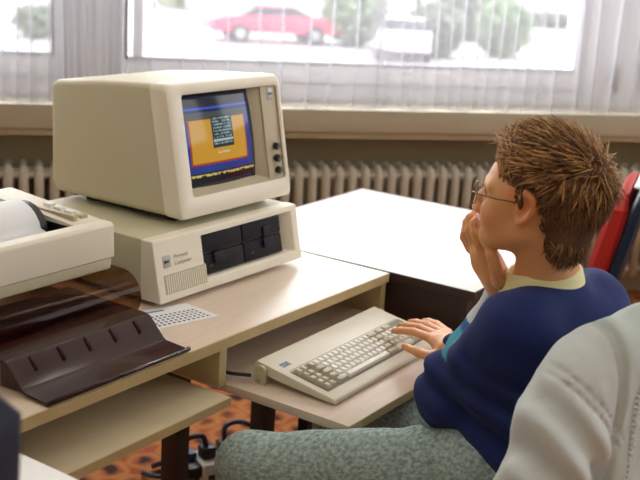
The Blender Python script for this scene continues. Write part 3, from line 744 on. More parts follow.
m = MB(); path = [(.068, .163), (.075, .19)]+[(.15+.064*math.cos(a), .178+.060*math.sin(a)) for a in np.linspace(math.pi-.25, .5, 14)]+[(.25, .212), (.33, .2275), (.42, .19), (.44, .12), (.45, .03), (.47, .004)]
v = [(PX0+.05, *p) for p in path]+[(PX1-.108, *p) for p in path]; n_ = len(path); f = [(i, i+1, n_+i+1, n_+i) for i in range(n_-1)]
m.add(v, f); pp = m.build('fanfold_paper', M['paper'], smooth=True); sd = pp.modifiers.new('t', 'SOLIDIFY'); sd.thickness = .0006
tag(pp, 'white printer paper curving over the roller of the beige printer', 'paper')

# ================================================================== OFFICE CHAIRS
def chair(name, label, cat, loc, rz, front, shell, trim, back_h=.52, back_z=.18, w=.43, thick=.06, lean=.12, bw=None):
    """origin at the seat centre, faces local +y"""
    c = thing(name, label, cat, loc, rz); zs = -.255; bw = bw or w
    def cush(x0, x1, y0, y1, z0, z1, nm, mt, bev=.02):
        m = MB(); m.box(x0, x1, y0, y1, z0, z1); return m.build(nm, mt, c, bev, seg=4)
    cush(-w/2, w/2, -.21, .22, zs-.05, zs, 'seat', front); cush(-w/2+.01, w/2-.01, -.2, .21, zs-.075, zs-.045, 'seat_shell', shell, .01)
    ybase = -.215
    def back(nm, mt, y0, y1, xin, z0, z1, r=.05):
        secs = []; nseg = 10
        for i in range(nseg+1):
            t = i/nseg; z = z0+(z1-z0)*t; ww = bw/2-xin
            edge = min(t, 1-t)*(z1-z0); k = ww-(r-math.sqrt(max(0, r*r-(r-min(edge, r))**2)))
            yo = ybase-lean*(z-z0a)/(z1a-z0a)
            cut = .35 if i in (0, nseg) else (.8 if i in (1, nseg-1) else 1); ym = (y0+y1)/2; hy = (y1-y0)/2*cut
            secs.append([(-k, yo+ym-hy*.5, z), (-k, yo+ym+hy*.5, z), (-k+.012, yo+ym+hy, z), (k-.012, yo+ym+hy, z), (k, yo+ym+hy*.5, z), (k, yo+ym-hy*.5, z), (k-.012, yo+ym-hy, z), (-k+.012, yo+ym-hy, z)])
        return loft(secs, nm, mt, c)
    z1a = back_h+zs+back_z-.0; z0a = zs+.1
    back('backrest', front, -thick, .0, 0, z0a, z1a-(.022 if trim else 0)); back('back_shell', shell, -thick-.035, -thick+.003, .0, z0a-.01, z1a+.004)
    if trim: back('top_trim', trim, -thick-.036, -thick+.012, -.001, z1a+.002, z1a+.009, .004)
    m = MB(); m.box(-.03, .03, -.30, -.26, zs-.06, z0a+.1); m.box(-.03, .03, -.28, .0, zs-.085, zs-.07); m.build('back_support', M['black_metal'], c, .004)
    m = MB(); m.tube([(0, 0, zs-.07), (0, 0, ZF+.1)], .025, 14); m.build('column', M['black_metal'], c)
    for k in range(5):
        a = k*2*math.pi/5+.3; m = MB(); e = (.28*math.cos(a), .28*math.sin(a)); m.tube([(0, 0, ZF+.11), (e[0], e[1], ZF+.06)], [.022, .014], 8); m.build('leg', M['black_metal'], c)
        m = MB(); m.tube([(e[0]-.01, e[1], ZF+.025), (e[0]+.014, e[1], ZF+.025)], .025, 14); m.build('castor', M['dark'], c)
    return c
# red chair beyond the boy
chair('office_chair', 'red upholstered chair with a dark navy back, behind the boy\'s head', 'chair', (1.14, -.27, 0), math.atan2(.96, -.25)-math.pi/2, M['red'], M['navy_shell'], M['trim'], back_h=.468, back_z=.0, thick=.055, lean=.075)
# navy chair, lower left
chair('office_chair', 'dark navy chair back cut off by the left edge, before the white table', 'chair', (-1.178, -.40, 0), 0, M['navy_fabric'], M['navy_shell'], None, back_h=.60, back_z=.02, lean=.05)
# the boy's own chair, turned a little
EA = math.radians(-25); E_ = np.array([math.cos(EA), math.sin(EA), 0]); NF = np.array([-math.sin(EA), math.cos(EA), 0])
JC = np.array([.13, -1.0, 0]); seat = JC+NF*.235
bc = chair('office_chair', 'chair the boy sits on, its back hidden under the grey jacket', 'chair', tuple(seat), EA, M['navy_fabric'], M['navy_shell'], None, back_h=.38, back_z=.0, w=.40, thick=.035, lean=.01)

# ================================================================== THE BOY
boy = thing('person', 'boy in a navy sweater with glasses, chin on hand, typing at the keyboard', 'person')
HC = atw(540, 201, 1.82); HS = 1.0
F_ = np.array([-.08, 1, 0]); F_ /= np.linalg.norm(F_); F_[2] = .0; Lf = np.array([-F_[1], F_[0], 0]); Up = np.array([0, 0, 1.])
tilt = math.radians(4); F2 = F_*math.cos(tilt)+Up*math.sin(tilt); U2 = -F_*math.sin(tilt)+Up*math.cos(tilt)
HB = np.stack([F2, Lf, U2])
def hp(f, l, u): return HC+(F2*f+Lf*l+U2*u)*HS
SHL = np.array([.035, -.80, .155]); SHR = atw(592, 305, 1.99); NB = atw(546, 281, 1.875)
ELL = atw(449, 398, 2.0); WRL = atw(503, 293, 1.925)
ELR = np.array([.40, -.73, -.07]); WRR = atz(448, 352, -.022)
HIPL = np.array([.085, -.75, -.165]); HIPR = np.array([.265, -.76, -.165]); KNL = np.array([-.12, -.375, -.195]); KNR = np.array([.24, -.35, -.235])
ANL = KNL+np.array([.02, .05, -.42]); ANR = KNR+np.array([.02, .08, -.42])

def lerp(a, b, t): return a+(b-a)*t
bf = Field((-.27, -1.06, -.74), (.52, -.22, .54), .0032)
# torso core and limbs (mostly under clothes)
bf.cap(HIPL, HIPR, .08, .08, .03); bf.cap((.175, -.78, -.14), (.18, -.83, .02), .10, .10, .05); bf.cap((.16, -.81, .02), (.16, -.82, .10), .09, .075, .05)
bf.cap(SHL, SHR, .045, .045, .05); bf.cap(NB-(0, 0, .06), NB, .06, .05, .04)
bf.cap(NB+F_*.0, hp(-.025, 0, -.05), .050, .052, .03)
for a, b_, c_ in ((SHL, ELL, WRL), (SHR, ELR, WRR)):
    bf.cap(a, b_, .042, .034, .02); bf.cap(b_, c_, .035, .0235, .015)
for a, b_, c_ in ((HIPL, KNL, ANL), (HIPR, KNR, ANR)):
    bf.cap(a, b_, .07, .048, .03); bf.cap(b_, lerp(b_, c_, .35), .046, .046, .02); bf.cap(lerp(b_, c_, .35), c_, .046, .030, .02)
    bf.cap(c_, c_+np.array([0, .11, -.045]), .03, .02, .02)
# head
bf.ell(hp(-.012, 0, .028), np.array([.098, .076, .088])*HS, HB, .02)
bf.ell(hp(.038, 0, -.010), np.array([.056, .060, .072])*HS, HB, .03)
bf.ell(hp(.047, 0, -.058), np.array([.038, .040, .032])*HS, HB, .03)
bf.cap(hp(.078, 0, -.083), hp(.080, 0, -.079), .016, .018, .018)                       # chin
for s_ in (1, -1):
    bf.cap(hp(.00, s_*.053, -.045), hp(.068, s_*.020, -.080), .016, .014, .022)      # jaw
    bf.ell(hp(.060, s_*.036, -.033), np.array([.024, .022, .024])*HS, HB, .02)        # cheek
    bf.cap(hp(.084, s_*.016, .016), hp(.070, s_*.046, .016), .010, .009, .012)        # brow
    bf.ell(hp(.083, s_*.032, -.003), np.array([.013, .017, .012])*HS, HB, .006, 'cut')
    bf.ell(hp(.068, s_*.031, -.003), np.array([.0135, .0135, .0125])*HS, HB, .003)    # eyeball
    # ear: rim, lobe, bowl
    e = [(.004, .070, .016), (-.008, .079, .028), (-.022, .084, .020), (-.025, .083, .002), (-.016, .079, -.016), (-.004, .073, -.026), (.002, .070, -.020)]
    e = [hp(a+.008, s_*b, c) for a, b, c in e]
    bf.ell(hp(-.002, s_*.072, .000), np.array([.016, .007, .024])*HS, HB, .006)
    bf.chain(e, [.0045, .0052, .0055, .0052, .0055, .0068, .005], .003)
    bf.ell(hp(.002, s_*.079, .003), np.array([.0085, .006, .012])*HS, HB, .004, 'cut')
    bf.cap(hp(.011, s_*.074, -.002), hp(.011, s_*.074, -.005), .004, .004, .003)
bf.chain([hp(.090, 0, .008), hp(.103, 0, -.018), hp(.107, 0, -.034)], [.008, .009, .0115], .010)
bf.ell(hp(.100, .011, -.036), np.array([.010, .008, .008])*HS, HB, .006); bf.ell(hp(.100, -.011, -.036), np.array([.010, .008, .008])*HS, HB, .006)
bf.cap(hp(.092, .016, -.055), hp(.096, 0, -.054), .0052, .0066, .006); bf.cap(hp(.092, -.016, -.055), hp(.096, 0, -.054), .0052, .0066, .006)
bf.cap(hp(.090, .014, -.064), hp(.094, 0, -.065), .0055, .0070, .006); bf.cap(hp(.090, -.014, -.064), hp(.094, 0, -.065), .0055, .0070, .006)
bf.cap(hp(.104, -.016, -.0596), hp(.104, .016, -.0596), .0022, .0022, .002, 'cut')
# --- left hand at the chin: palm towards the face, fingers curled before the mouth, thumb under the jaw
wl = 1.915
P_ = lambda x, y, w=1.925: atw(x, y, w-.012)
palm = [P_(503, 293), P_(495, 276), P_(487, 262), P_(482, 252)]
bf.chain(palm, [.0235, .024, .025, .022], .012)
bf.cap(P_(493, 275, 1.905), P_(486, 254, 1.905), .018, .017, .012); bf.cap(P_(489, 272, 1.95), P_(476, 246, 1.965), .018, .014, .012)
fing = [  # nearest finger first
    [P_(482, 252, 1.900), P_(475.5, 233, 1.892), P_(474, 223, 1.895), P_(480, 215, 1.905)],
    [P_(477, 250, 1.925), P_(470, 230, 1.922), P_(470, 218, 1.928), P_(478, 210, 1.942)],
    [P_(473, 249, 1.945), P_(466, 233, 1.940), P_(467, 222, 1.945), P_(474, 214, 1.958)],
    [P_(471, 249, 1.965), P_(464.5, 237, 1.958), P_(466, 228, 1.962), P_(471, 221, 1.972)]]
for i, fg in enumerate(fing): bf.chain(fg, [.0098, .0088, .0080, .0070], .0035)
bf.chain([P_(500, 283, 1.888), P_(495.5, 268, 1.872), P_(492, 256, 1.868), P_(489, 247.5, 1.872)], [.0125, .0105, .0098, .0088], .005)
# --- right hand on the keys
z0 = -.030
kn = [atz(430, 338, -.024), atz(436, 335, -.022), atz(442, 333, -.024), atz(448, 333, -.028)]
for i, k_ in enumerate(kn): bf.cap(lerp(WRR, WRR+np.array([.01*i, .0, 0]), .5), k_, .0155, .0105, .009)
bf.cap(WRR, lerp(WRR, kn[1], .5), .0225, .0195, .01)
tips = [atz(393.5, 331, -.050), atz(400, 325.5, -.050), atz(410, 322, -.050), atz(424, 321, -.052)]
for i in range(4):
    a, b_ = kn[i], tips[i]; md = lerp(a, b_, .45)+np.array([0, 0, .007]); md2 = lerp(a, b_, .8)+np.array([0, 0, .0045])
    bf.chain([a, md, md2, b_], [.0100, .0088, .0080, .0068], .003)
ta = lerp(WRR, kn[0], .25)+np.array([-.012, -.006, -.004])
bf.chain([ta, atz(433, 357, -.030), atz(418, 352, -.038), atz(405, 346.5, -.047)], [.0145, .0115, .0100, .0082], .006)
V, Fq = bf.mesh()
def skin_cols(P):
    c = np.tile(np.array([.76, .37, .16]), (len(P), 1)); Q = (P-HC)@HB.T/HS
    n = nz(P, 90, 3)*.04+nz(P, 25, 4)*.05; c *= (1+n)[:, None]
    lips = (np.abs(Q[:, 2]+.060) < .009) & (np.abs(Q[:, 1]) < .018) & (Q[:, 0] > .087) & (Q[:, 0] < .101); c[lips] = (.52, .17, .13)
    ear = (np.abs(Q[:, 1]) > .070) & (np.abs(Q[:, 2]) < .04); c[ear] *= (1.05, .80, .72)
    ck = np.exp(-(((Q[:, 0]-.055)/.02)**2+((np.abs(Q[:, 1])-.05)/.02)**2+((Q[:, 2]+.035)/.02)**2)); c *= 1-ck[:, None]*np.array([0, .12, .12])
    tipset = np.array([f_[3] for f_ in fing]+tips+[atz(404, 346, -.047)])
    dd = np.min(np.linalg.norm(P[:, None, :]-tipset[None], axis=-1), axis=1) if len(P) < 4e5 else np.ones(len(P)); c[dd < .014] *= (1.06, .82, .78)
    eye = np.zeros(len(P), bool)
    for s_ in (1, -1):
        q = Q-np.array([.068, s_*.031, -.003]); r = np.linalg.norm(q, axis=1); eye |= (r < .0150) & (np.abs(q[:, 2]) < .006) & (q[:, 0] > .006)
        iris = eye & (np.hypot(q[:, 1]-0, q[:, 2]) < .0052)
        c[(r < .0150) & (np.abs(q[:, 2]) < .006) & (q[:, 0] > .006)] = (.75, .72, .68)
        c[(r < .0150) & (np.hypot(q[:, 1], q[:, 2]) < .0050) & (q[:, 0] > 0)] = (.05, .06, .06)
    return np.clip(c, 0, 1)
body = sdf_obj('body', V, Fq, M['skin'], boy, skin_cols, 2)
# --- sweater
sf = Field((-.12, -1.08, -.24), (.56, -.42, .32), .0045)
sf.cap((.125, -.785, -.125), (.235, -.80, -.125), .112, .112, .05); sf.cap((.12, -.80, .0), (.21, -.825, .0), .112, .112, .06)
sf.cap((.10, -.825, .07), (.23, -.845, .06), .095, .095, .06); sf.cap(SHL+(.01, -.01, -.015), SHR+(-.0, -.0, -.0), .060, .054, .05)
sf.cap(SHL+(.07, -.02, .015), SHR+(-.05, .0, .01), .050, .050, .05); sf.cap(NB+(0.005, -.01, -.05), NB+(.005, -.01, -.03), .064, .060, .03)
sf.cap(SHL, ELL+(0, 0, .01), .062, .054, .04); sf.cap(SHR, ELR, .056, .052, .04)
WLs = lerp(ELL, WRL, .93); sf.cap(ELL, lerp(ELL, WRL, .45), .054, .048, .03); sf.cap(lerp(ELL, WRL, .45), WLs, .048, .034, .02)
sf.cap(ELL+(-.012, -.005, -.012), ELL+(-.01, .0, .03), .052, .05, .02)
WRs = lerp(ELR, WRR, .93); sf.cap(ELR, lerp(ELR, WRR, .5), .054, .046, .03); sf.cap(lerp(ELR, WRR, .5), WRs, .046, .035, .015)
bulge = atw(447, 372, 1.96); sf.cap(bulge, ELL+(0, 0, .02), .033, .055, .03)
G = sf.pts(); near = np.abs(sf.D) < .03
P = G[near]
ax = (WRL-ELL)/np.linalg.norm(WRL-ELL); ta_ = (P-ELL)@ax
fold = 1.5*(.0045*np.sin(ta_*95+2.2*nz(P, 22, 8))*np.exp(-((ta_-.03)/.09)**2)+.005*nz(P, 34, 5)+.003*nz(P, 70, 6)+.0018*np.sin((P[:, 2]*75+P[:, 0]*45+2*nz(P, 14, 9)))*np.clip((.05-P[:, 2])/.15, 0, 1))
sf.D[near] += fold.astype(np.float32)
# openings: neck, wrists, hem (the body passes through)
sf.ell(NB+np.array([0, .012, .040]), (.058, .052, .05), None, .006, 'cut')
V, Fq = sf.mesh()
def sw_cols(P):
    c = np.tile(np.array([.007, .021, .125]), (len(P), 1)); c *= (1+.15*nz(P, 60, 2))[:, None]
    t = (P-ELL)@ax/np.linalg.norm(WRL-ELL); rel = P-(ELL+np.outer(np.clip(t, 0, 1), WRL-ELL)); fr = -(rel@RR)
    near_l = np.linalg.norm(rel, axis=1) < .075
    band = near_l & (fr > .036) & (t > .38) & (t < .62); c[band] = (.05, .30, .42)
    band = near_l & (fr > .032) & (t >= .62) & (t < .70); c[band] = (.02, .10, .30)
    band = near_l & (fr > .024) & (t >= .70) & (t < .98); c[band] = (.62, .70, .74)
    tr = (P-ELR)@(WRR-ELR)/((WRR-ELR)@(WRR-ELR)); dr = np.linalg.norm(P-(ELR+np.outer(np.clip(tr, 0, 1), WRR-ELR)), axis=1)
    c[(tr > .62) & (tr < .8) & (dr < .06)] = (.05, .30, .42)
    
    return np.clip(c, 0, 1)
sdf_obj('sweater', V, Fq, M['sweater'], boy, sw_cols, 1)
# --- jeans
jf = Field((-.27, -.95, -.70), (.42, -.22, -.04), .0055)
jf.cap(HIPL, HIPR, .105, .105, .04); jf.cap((.17, -.79, -.13), (.18, -.79, -.10), .112, .112, .04)
for a, b_, c_ in ((HIPL, KNL, ANL), (HIPR, KNR, ANR)):
    jf.cap(a, b_, .098, .068, .03); jf.cap(b_, lerp(b_, c_, .3), .066, .064, .02); jf.cap(lerp(b_, c_, .3), lerp(b_, c_, .93), .064, .055, .02)
G = jf.pts(); near = np.abs(jf.D) < .03; P = G[near]; dh = np.linalg.norm(P-HIPL, axis=1)
jf.D[near] += (.004*nz(P, 30, 15)+.003*nz(P, 65, 16)+.005*np.sin(dh*110+1.5*nz(P, 20, 12))*np.exp(-((dh-.12)/.06)**2)).astype(np.float32)
V, Fq = jf.mesh(); jn = sdf_obj('jeans', V, Fq, M['jeans'], boy, None, 1)
for s_, an, kn_ in ((1, ANL, KNL), (-1, ANR, KNR)):
    f2 = Field(an+(-.07, -.11, -.115), an+(.07, .2, .03), .004); f2.cap(an+(0, -.04, -.06), an+(0, .14, -.072), .036, .033, .02); f2.cap(an+(0, -.02, -.02), an+(0, .02, -.05), .042, .04, .02)
    V, Fq = f2.mesh(); V[:, 2] = np.maximum(V[:, 2], ZF+.002); sdf_obj('shoe', V, Fq, M['white'], boy, None, 1)
# --- shirt collar: folded band round the neck
m = MB(); n = 30; v = []; f = []
for i in range(n+1):
    a = 2*math.pi*i/n; rx, ry = .060, .060
    cs, sn = math.cos(a), math.sin(a)
    fz = .010*sn  # rises at the back, drops at the front
    base = NB+np.array([0, .006, -.004])
    for r, z in ((.92, .012), (1.0, .030), (1.08, .028), (1.22, -.002), (1.26, -.012), (1.16, -.012)):
        v.append(base+np.array([cs*rx*r, sn*ry*r, z-fz-.004*(cs < 0)]))
k6 = 6
for i in range(n):
    for j in range(k6-1): f.append((i*k6+j, i*k6+j+1, (i+1)*k6+j+1, (i+1)*k6+j))
m.add(v, f); co = m.build('shirt_collar', M['shirt'], boy, smooth=True); sd = co.modifiers.new('t', 'SOLIDIFY'); sd.thickness = .003
ss = co.modifiers.new('s', 'SUBSURF'); ss.levels = 1; ss.render_levels = 1
# --- glasses
gl = MB()
for s_ in (1, -1):
    c0 = (.104, s_*.033, -.004); pts = [hp(c0[0]-.012*abs(math.cos(a))*0-.004*s_*math.cos(a)*s_, c0[1]+.022*math.cos(a), c0[2]+.019*math.sin(a)) for a in np.linspace(0, 2*math.pi, 21)]
    gl.tube(pts, .0013, 6, False)
    gl.tube([hp(.100, s_*.055, .002), hp(.092, s_*.066, .004), hp(.05, s_*.073, .004), hp(.004, s_*.077, .008)], .0011, 6)
gl.tube([hp(.104, -.011, .0), hp(.110, 0, .004), hp(.104, .011, .0)], .0011, 6)
go = gl.build('glasses', M['gold'], boy, smooth=True)
for s_ in (1, -1):
    m = MB(); ring_ = [hp(.104, s_*.033+.021*math.cos(a), -.004+.018*math.sin(a)) for a in np.linspace(0, 2*math.pi, 20, endpoint=False)]
    m.add(ring_+[p+F2*.0012 for p in ring_], [tuple(range(20)), tuple(range(20, 40))]+[(i, (i+1) % 20, 20+(i+1) % 20, 20+i) for i in range(20)]); m.build('lens', glass, go)
# --- hair: a cap over the skull and a few thousand tapering locks
def hair_ok(q):   # q in head coordinates (f, l, u)
    f_, l_, u_ = q; al = abs(l_)
    if u_ > .070: return f_ < .088
    if f_ > .062: return u_ > .052 and f_ < .09
    if f_ > .022: return u_ > .034-.25*(al-.05)
    if f_ > .014: return u_ > (-.014)
    if f_ > -.026: return u_ > .030
    return u_ > -.088+(.1*(al))
sv = []; sfc = []; scol = []
cen = np.array([-.012, 0, .028]); rad = np.array([.101, .079, .092])
crown = np.array([-.80, .0, .60]); crown /= np.linalg.norm(crown)
# cap
cf = Field(HC-.17, HC+.17, .0035)
cf.ell(hp(*cen), rad*HS*1.05, HB, 0); cf.ell(hp(-.045, 0, -.03), np.array([.050, .060, .068])*HS, HB, .02)
G = cf.pts(); near = np.abs(cf.D) < .02; P = G[near]; Q = (P-HC)@HB.T/HS
ok = np.array([hair_ok(q+np.array([.010, 0, -.008 if q[0] > -.02 else 0])) for q in Q]); val = cf.D[near]+(.004*nz(P, 160, 21)).astype(np.float32); val[~ok] = .02; cf.D[near] = val
G2 = (G-HC)@HB.T/HS; far = cf.D < -.0199; 
V, Fq = cf.mesh()
def hcol(P):
    b = np.array([.11, .05, .018]); n = nz(P, 120, 31); c = b[None]*(1+.35*n)[:, None]; return np.clip(c, 0, 1)
hr = sdf_obj('hair', V, Fq, M['hair_base'], boy, hcol, 1)
rnd = random.Random(3); cnt = 0; LV = []; LF = []; LC = []
while cnt < 7500:
    d = np.array([rnd.gauss(0, 1), rnd.gauss(0, 1), rnd.gauss(0, 1)]); d /= np.linalg.norm(d)
    if d[2] < -.2 and rnd.random() < .35:
        q = np.array([-.045, 0, -.03])+d*np.array([.050, .060, .068]); nrm = d/np.array([.05, .06, .068])
        if q[0] > -.035: continue
    else:
        q = cen+d*rad; nrm = d/rad
    nrm = nrm/np.linalg.norm(nrm)
    if not hair_ok(q): continue
    cnt += 1
    fl = d-crown*(d@crown)*1.0; fl = fl-nrm*(fl@nrm); l = np.linalg.norm(fl); fl = fl/l if l > 1e-3 else np.array([1., 0, 0])
    if q[2] < .02 or (q[0] < -.05 and q[2] < .07): fl = fl*.5+np.array([-.15, 0, -.8]); fl -= nrm*(fl@nrm); fl /= np.linalg.norm(fl)
    else:
        fl = fl+np.array([.5, 0, .0]); fl -= nrm*(fl@nrm); fl /= max(np.linalg.norm(fl), 1e-3)
    sw_ = np.cross(nrm, fl); nc = max(0, (d@crown)-.86)/.14; fl = fl+sw_*rnd.gauss(0, .28+1.2*nc)
    top = q[2] > .05
    lift = rnd.uniform(.45, .95) if top else rnd.uniform(.12, .45)
    if q[0] < -.07 and q[2] > -.02: lift = rnd.uniform(.2, .6)
    if q[0] > .045: Ln_k = 1.3; lift = rnd.uniform(.2, .5)
    else: Ln_k = 1
    Ln = (rnd.uniform(.022, .038) if top else rnd.uniform(.014, .027))*HS
    Ln *= Ln_k
    if q[0] > -.01 and q[2] < .03: Ln *= .55; lift *= .4
    if nc > 0: lift = rnd.uniform(.25, .7); Ln *= 1.1; fl = fl+np.array([rnd.gauss(0, .6), rnd.gauss(0, .6), rnd.gauss(0, .6)])*nc; fl -= nrm*(fl@nrm); fl /= np.linalg.norm(fl)
    if q[0] < -.02 and q[2] < .03: lift = max(lift, rnd.uniform(.2, .55)); base_k = 1.25
    else: base_k = 1
    if -.035 < q[0] < .03 and q[2] < .06: Ln *= .6
    wd = rnd.uniform(.0010, .0024)
    p0 = hp(*(q-nrm*.003)); nw = F2*nrm[0]+Lf*nrm[1]+U2*nrm[2]; fw_ = F2*fl[0]+Lf*fl[1]+U2*fl[2]; sd_ = np.cross(nw, fw_); sd_ /= np.linalg.norm(sd_)
    hue = .5+.5*rnd.random(); base = np.array([.15, .066, .022])*(.35+1.1*rnd.random())
    if (top or q[0] > .03) and rnd.random() < .45+.3*(q[0] > .04): base = np.array([.60, .34, .13])*(.7+.5*rnd.random())
    base *= base_k*(1 if q[2] > .02 else .8)
    if q[0] < -.03 and rnd.random() < .25: base = np.array([.30, .15, .055])*(.5+.6*rnd.random())
    o = len(LV); K = 4
    for k in range(K):
        t = k/(K-1); c_ = p0+nw*(lift*Ln*t*(1-.25*t)+.002)+fw_*Ln*t*(.55+.6*t); ww = wd*(1-.85*t**1.5)
        LV += [c_+sd_*ww, c_+nw*ww*.7, c_-sd_*ww]; LC += [base*(1+.25*t)]*3
    for k in range(K-1):
        a = o+3*k; LF += [(a, a+1, a+4, a+3), (a+1, a+2, a+5, a+4), (a+2, a, a+3, a+5)]
    LF.append((o+3*K-3, o+3*K-2, o+3*K-1))
me = bpy.data.meshes.new('hair_lock'); me.from_pydata([tuple(p) for p in LV], [], LF)
at = me.attributes.new('col', 'FLOAT_COLOR', 'POINT'); at.data.foreach_set('color', np.concatenate([np.clip(np.array(LC), 0, 1), np.ones((len(LC), 1))], 1).astype(np.float32).ravel())
for p in me.polygons: p.use_smooth = True
me.materials.append(M['hair']); lk = bpy.data.objects.new('hair_lock', me); COL.objects.link(lk); lk.parent = hr; lk['kind'] = 'stuff'

# ================================================================== JACKET ON THE CHAIR
jk = thing('jacket', 'light grey cloth jacket draped over the back of the boy\'s chair', 'jacket')
BJ = np.stack([E_, -NF, Up])       # local axes: along the chair back, outwards (towards the camera), up
def jp(a, b, z): return JC+E_*a-NF*b+Up*z
def js(px, py, b=0.0):             # survey a pixel on a plane parallel to the chair back
    p = atpl(px, py, JC-NF*b, NF); q = p-JC; return float(q@E_), float(p[2])
jf = Field((-.42, -1.42, -.50), (.42, -.78, .34), .0042)
sil = [js(x, y, .03) for x, y in ((640, 303), (600, 318), (575, 342), (548, 380), (530, 402), (518, 428), (494, 475))]
a0, z0_ = sil[0]
# body of the jacket hanging over the back
jf.ell(jp(.02, .015, -.09), (.25, .045, .25), BJ, .0, box=.045)
for i in range(3):
    (aa, za), (ab, zb) = sil[i], sil[i+1]
    jf.cap(jp(aa+.02, .02, za-.068), jp(ab+.02, .02, zb-.068), .045, .045, .03)
jf.cap(jp(a0+.02, .02, z0_-.062), jp(a0+.16, .02, z0_-.052), .045, .045, .03)
jf.cap(jp(js(600, 400, .03)[0]-.01, .02, .05), jp(js(600, 400, .03)[0]+.0, .02, -.42), .05, .05, .03)
# sleeve falling from the shoulder
pts = [jp(sil[2][0]+.045, .02, sil[2][1]-.066), jp(sil[3][0]+.066, .025, sil[3][1]-.04), jp(sil[5][0]+.082, .035, sil[5][1]-.02), jp(sil[6][0]+.066, .04, sil[6][1]-.08), jp(sil[6][0]+.05, .045, sil[6][1]-.22), jp(sil[6][0]+.05, .04, -.36)]
for a, b_, r1, r2 in zip(pts[:-1], pts[1:], [.050, .056, .062, .064, .060], [.056, .062, .064, .060, .05]): jf.cap(a, b_, r1, r2, .03)
G = jf.pts(); near = np.abs(jf.D) < .035; P = G[near]; Q = (P-JC)@BJ.T; A, B_, Zc = Q[:, 0], Q[:, 1], Q[:, 2]
d = .004*nz(P, 26, 41)+.0028*nz(P, 60, 42)+.0035*(np.abs(nz(P, 45, 47))-.3)+.002*(np.abs(nz(P, 95, 48))-.3)
sa = js(608, 400, .06)[0]                                     # front edge seam (vertical)
out = np.clip(B_/.03, 0, 1)
d -= .011*(1/(1+np.exp(-(A-sa)/.003)))*out                    # placket stands proud
d += .006*np.exp(-((A-sa+.004)/.004)**2)*out
# armhole seam running diagonally from the shoulder down to the placket
p1 = js(552, 362, .06); p2 = js(607, 442, .06); dv = np.array([p2[0]-p1[0], p2[1]-p1[1]]); ln = np.linalg.norm(dv); dv /= ln
tt = (A-p1[0])*dv[0]+(Zc-p1[1])*dv[1]; nn = (A-p1[0])*(-dv[1])+(Zc-p1[1])*dv[0]; wi = (tt > -.03) & (tt < ln)
d += np.where(wi, .0035*np.exp(-(nn/.003)**2)+.0035*np.exp(-((nn-.014)/.003)**2)+.0022*np.sin(tt*420)*np.exp(-((nn-.007)/.012)**2), 0)*out
# sleeve folds under the armhole
wsl = np.clip((-nn)/.03, 0, 1)*(A < sa); d += -.014*wsl*np.sin((A*1.0+Zc*.75)*75+1.6*nz(P, 18, 44))*np.clip(out, 0, 1)*np.where(nn < 0, 1, 0)*.75
jf.D[near] += d.astype(np.float32)
jf.ell(jp(.10, -.075, -.12), (.26, .05, .26), BJ, .01, 'cut', box=.01)
V, Fq = jf.mesh()
def jcols(P):
    Q = (P-JC)@BJ.T; c = np.tile(np.array([.68, .75, .76]), (len(P), 1)); c *= (1+.03*nz(P, 50, 45))[:, None]
    c[Q[:, 0] > sa] = (.60, .69, .68); return c
sdf_obj('jacket_cloth', V, Fq, M['jacket'], jk, jcols, 0)
za = js(634, 400, .075)[0]
for i in range(46):
    z = .17-i*.0095; m = MB()
    q = [jp(za-.002, .0805, z), jp(za+.006, .0805, z), jp(za+.006, .087, z), jp(za-.002, .087, z)]; m.hexa([tuple(p) for p in q], [tuple(p+Up*.004) for p in q]); m.build('zip_tooth', M['trim'], jk)

# ================================================================== POWER BOX AND PLUGS ON THE FLOOR
pb = atz(219, 474, ZF)
pw = thing('power_box', 'white power box with dark plugs and cables on the carpet under the desk', 'power box', (pb[0], pb[1], ZF), math.radians(-25))
m = MB(); m.box(-.07, .10, -.05, .05, 0, .062); m.build('housing', M['white'], pw, .006)
for i, (x, y, z) in enumerate(((-.04, .0, .062), (.02, .01, .062), (-.09, -.02, .02), (-.085, .03, .04))):
    m = MB(); m.box(x-.022, x+.022, y-.02, y+.02, z, z+.036); m.build('plug', M['dark'] if i < 3 else M['badge_blue'], pw, .008)
m = MB(); m.tube(curve([(.02, .01, .09), (.03, .03, .13), (.1, .05, .12), (.2, .04, .05), (.3, .06, .01)]), .008, 8); m.tube(curve([(-.04, 0, .09), (-.06, .0, .13), (-.12, .02, .11), (-.14, .05, .05), (-.16, .1, .01)]), .008, 8)
m.tube(curve([(-.09, -.02, .04), (-.14, -.03, .06), (-.18, .0, .03), (-.2, .08, .008)]), .007, 8); m.build('cable', M['navy_shell'], pw, smooth=True)

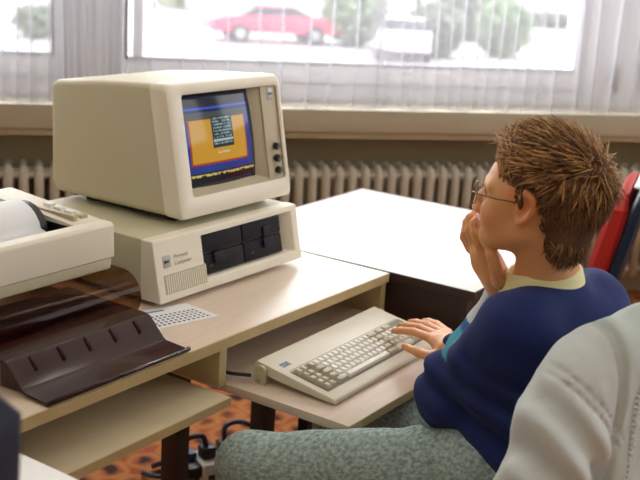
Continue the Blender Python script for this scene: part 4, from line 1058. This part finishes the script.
# ================================================================== LIGHTS, WORLD, CAMERA
def area(name, loc, direction, sx, sy, power, col=(1, 1, 1)):
    l = bpy.data.lights.new(name, 'AREA'); l.shape = 'RECTANGLE'; l.size = sx; l.size_y = sy; l.energy = power; l.color = col
    o = bpy.data.objects.new(name, l); COL.objects.link(o); o.location = loc
    o.rotation_euler = Vector(direction).to_track_quat('-Z', 'Y').to_euler(); return o
for t0_, t1_ in RWS:
    p = WM @ Vector((S1+.14, (t0_+t1_)/2, (RZ0+RZ1)/2)); sl = area('side_window_daylight', p, -Dv, t1_-t0_, RZ1-RZ0, 225, (1, .97, .92))
    sl.rotation_euler = Matrix(((*(-Nv[:2]), 0), (0, 0, 1), (Dv[0], Dv[1], 0))).transposed().to_euler()
p = WM @ Vector(((S0+S1)/2, TW-.3, .95)); wl_ = area('window_daylight', p, -Nv, 5.2, 1.6, 115, (.97, .98, 1))
for s_, t_ in ((-.9, 3.2), (.9, 3.2), (-.9, 1.6), (.9, 1.6)):  # unseen fill lights added to brighten the interior, each given a housing
    p = WM @ Vector((s_, t_, ZC-.09)); c = thing('ceiling_fill', 'added fill light on the unseen ceiling above the desks', 'lamp', tuple(p), WROT, 'added fill lights above the desks')
    m = MB(); m.box(-.6, .6, -.12, .12, .03, .09); m.build('fill_housing', M['white'], c, .005)
    area('ceiling_fill_light', p+Vector((0, 0, .02)), (0, 0, -1), 1.15, .2, 3, (1, .93, .82)).rotation_euler = (0, 0, WROT)
wd_ = bpy.data.worlds.new('world'); SC.world = wd_; wd_.use_nodes = True; bg = wd_.node_tree.nodes['Background']
bg.inputs[0].default_value = (.93, .97, 1, 1); bg.inputs[1].default_value = 2.9
cd = bpy.data.cameras.new('camera'); co_ = bpy.data.objects.new('camera', cd); COL.objects.link(co_)
cd.sensor_width = 36; cd.lens = FPX/640*36; cd.clip_start = .05; cd.clip_end = 500
R3 = Matrix((RR, UU, -FW)).transposed(); co_.matrix_world = Matrix.Translation(C) @ R3.to_4x4()
cd.dof.use_dof = True; cd.dof.focus_distance = 2.05; cd.dof.aperture_fstop = 5.0
SC.camera = co_
bpy.context.view_layer.update()
for o in list(SC.objects):
    if o.parent is None: o.location.z += H
SC.view_settings.view_transform = 'Standard'; SC.view_settings.look = 'None'; SC.view_settings.exposure = .48; SC.view_settings.gamma = 1
SC.view_settings.use_curve_mapping = False
SC.render.film_transparent = False
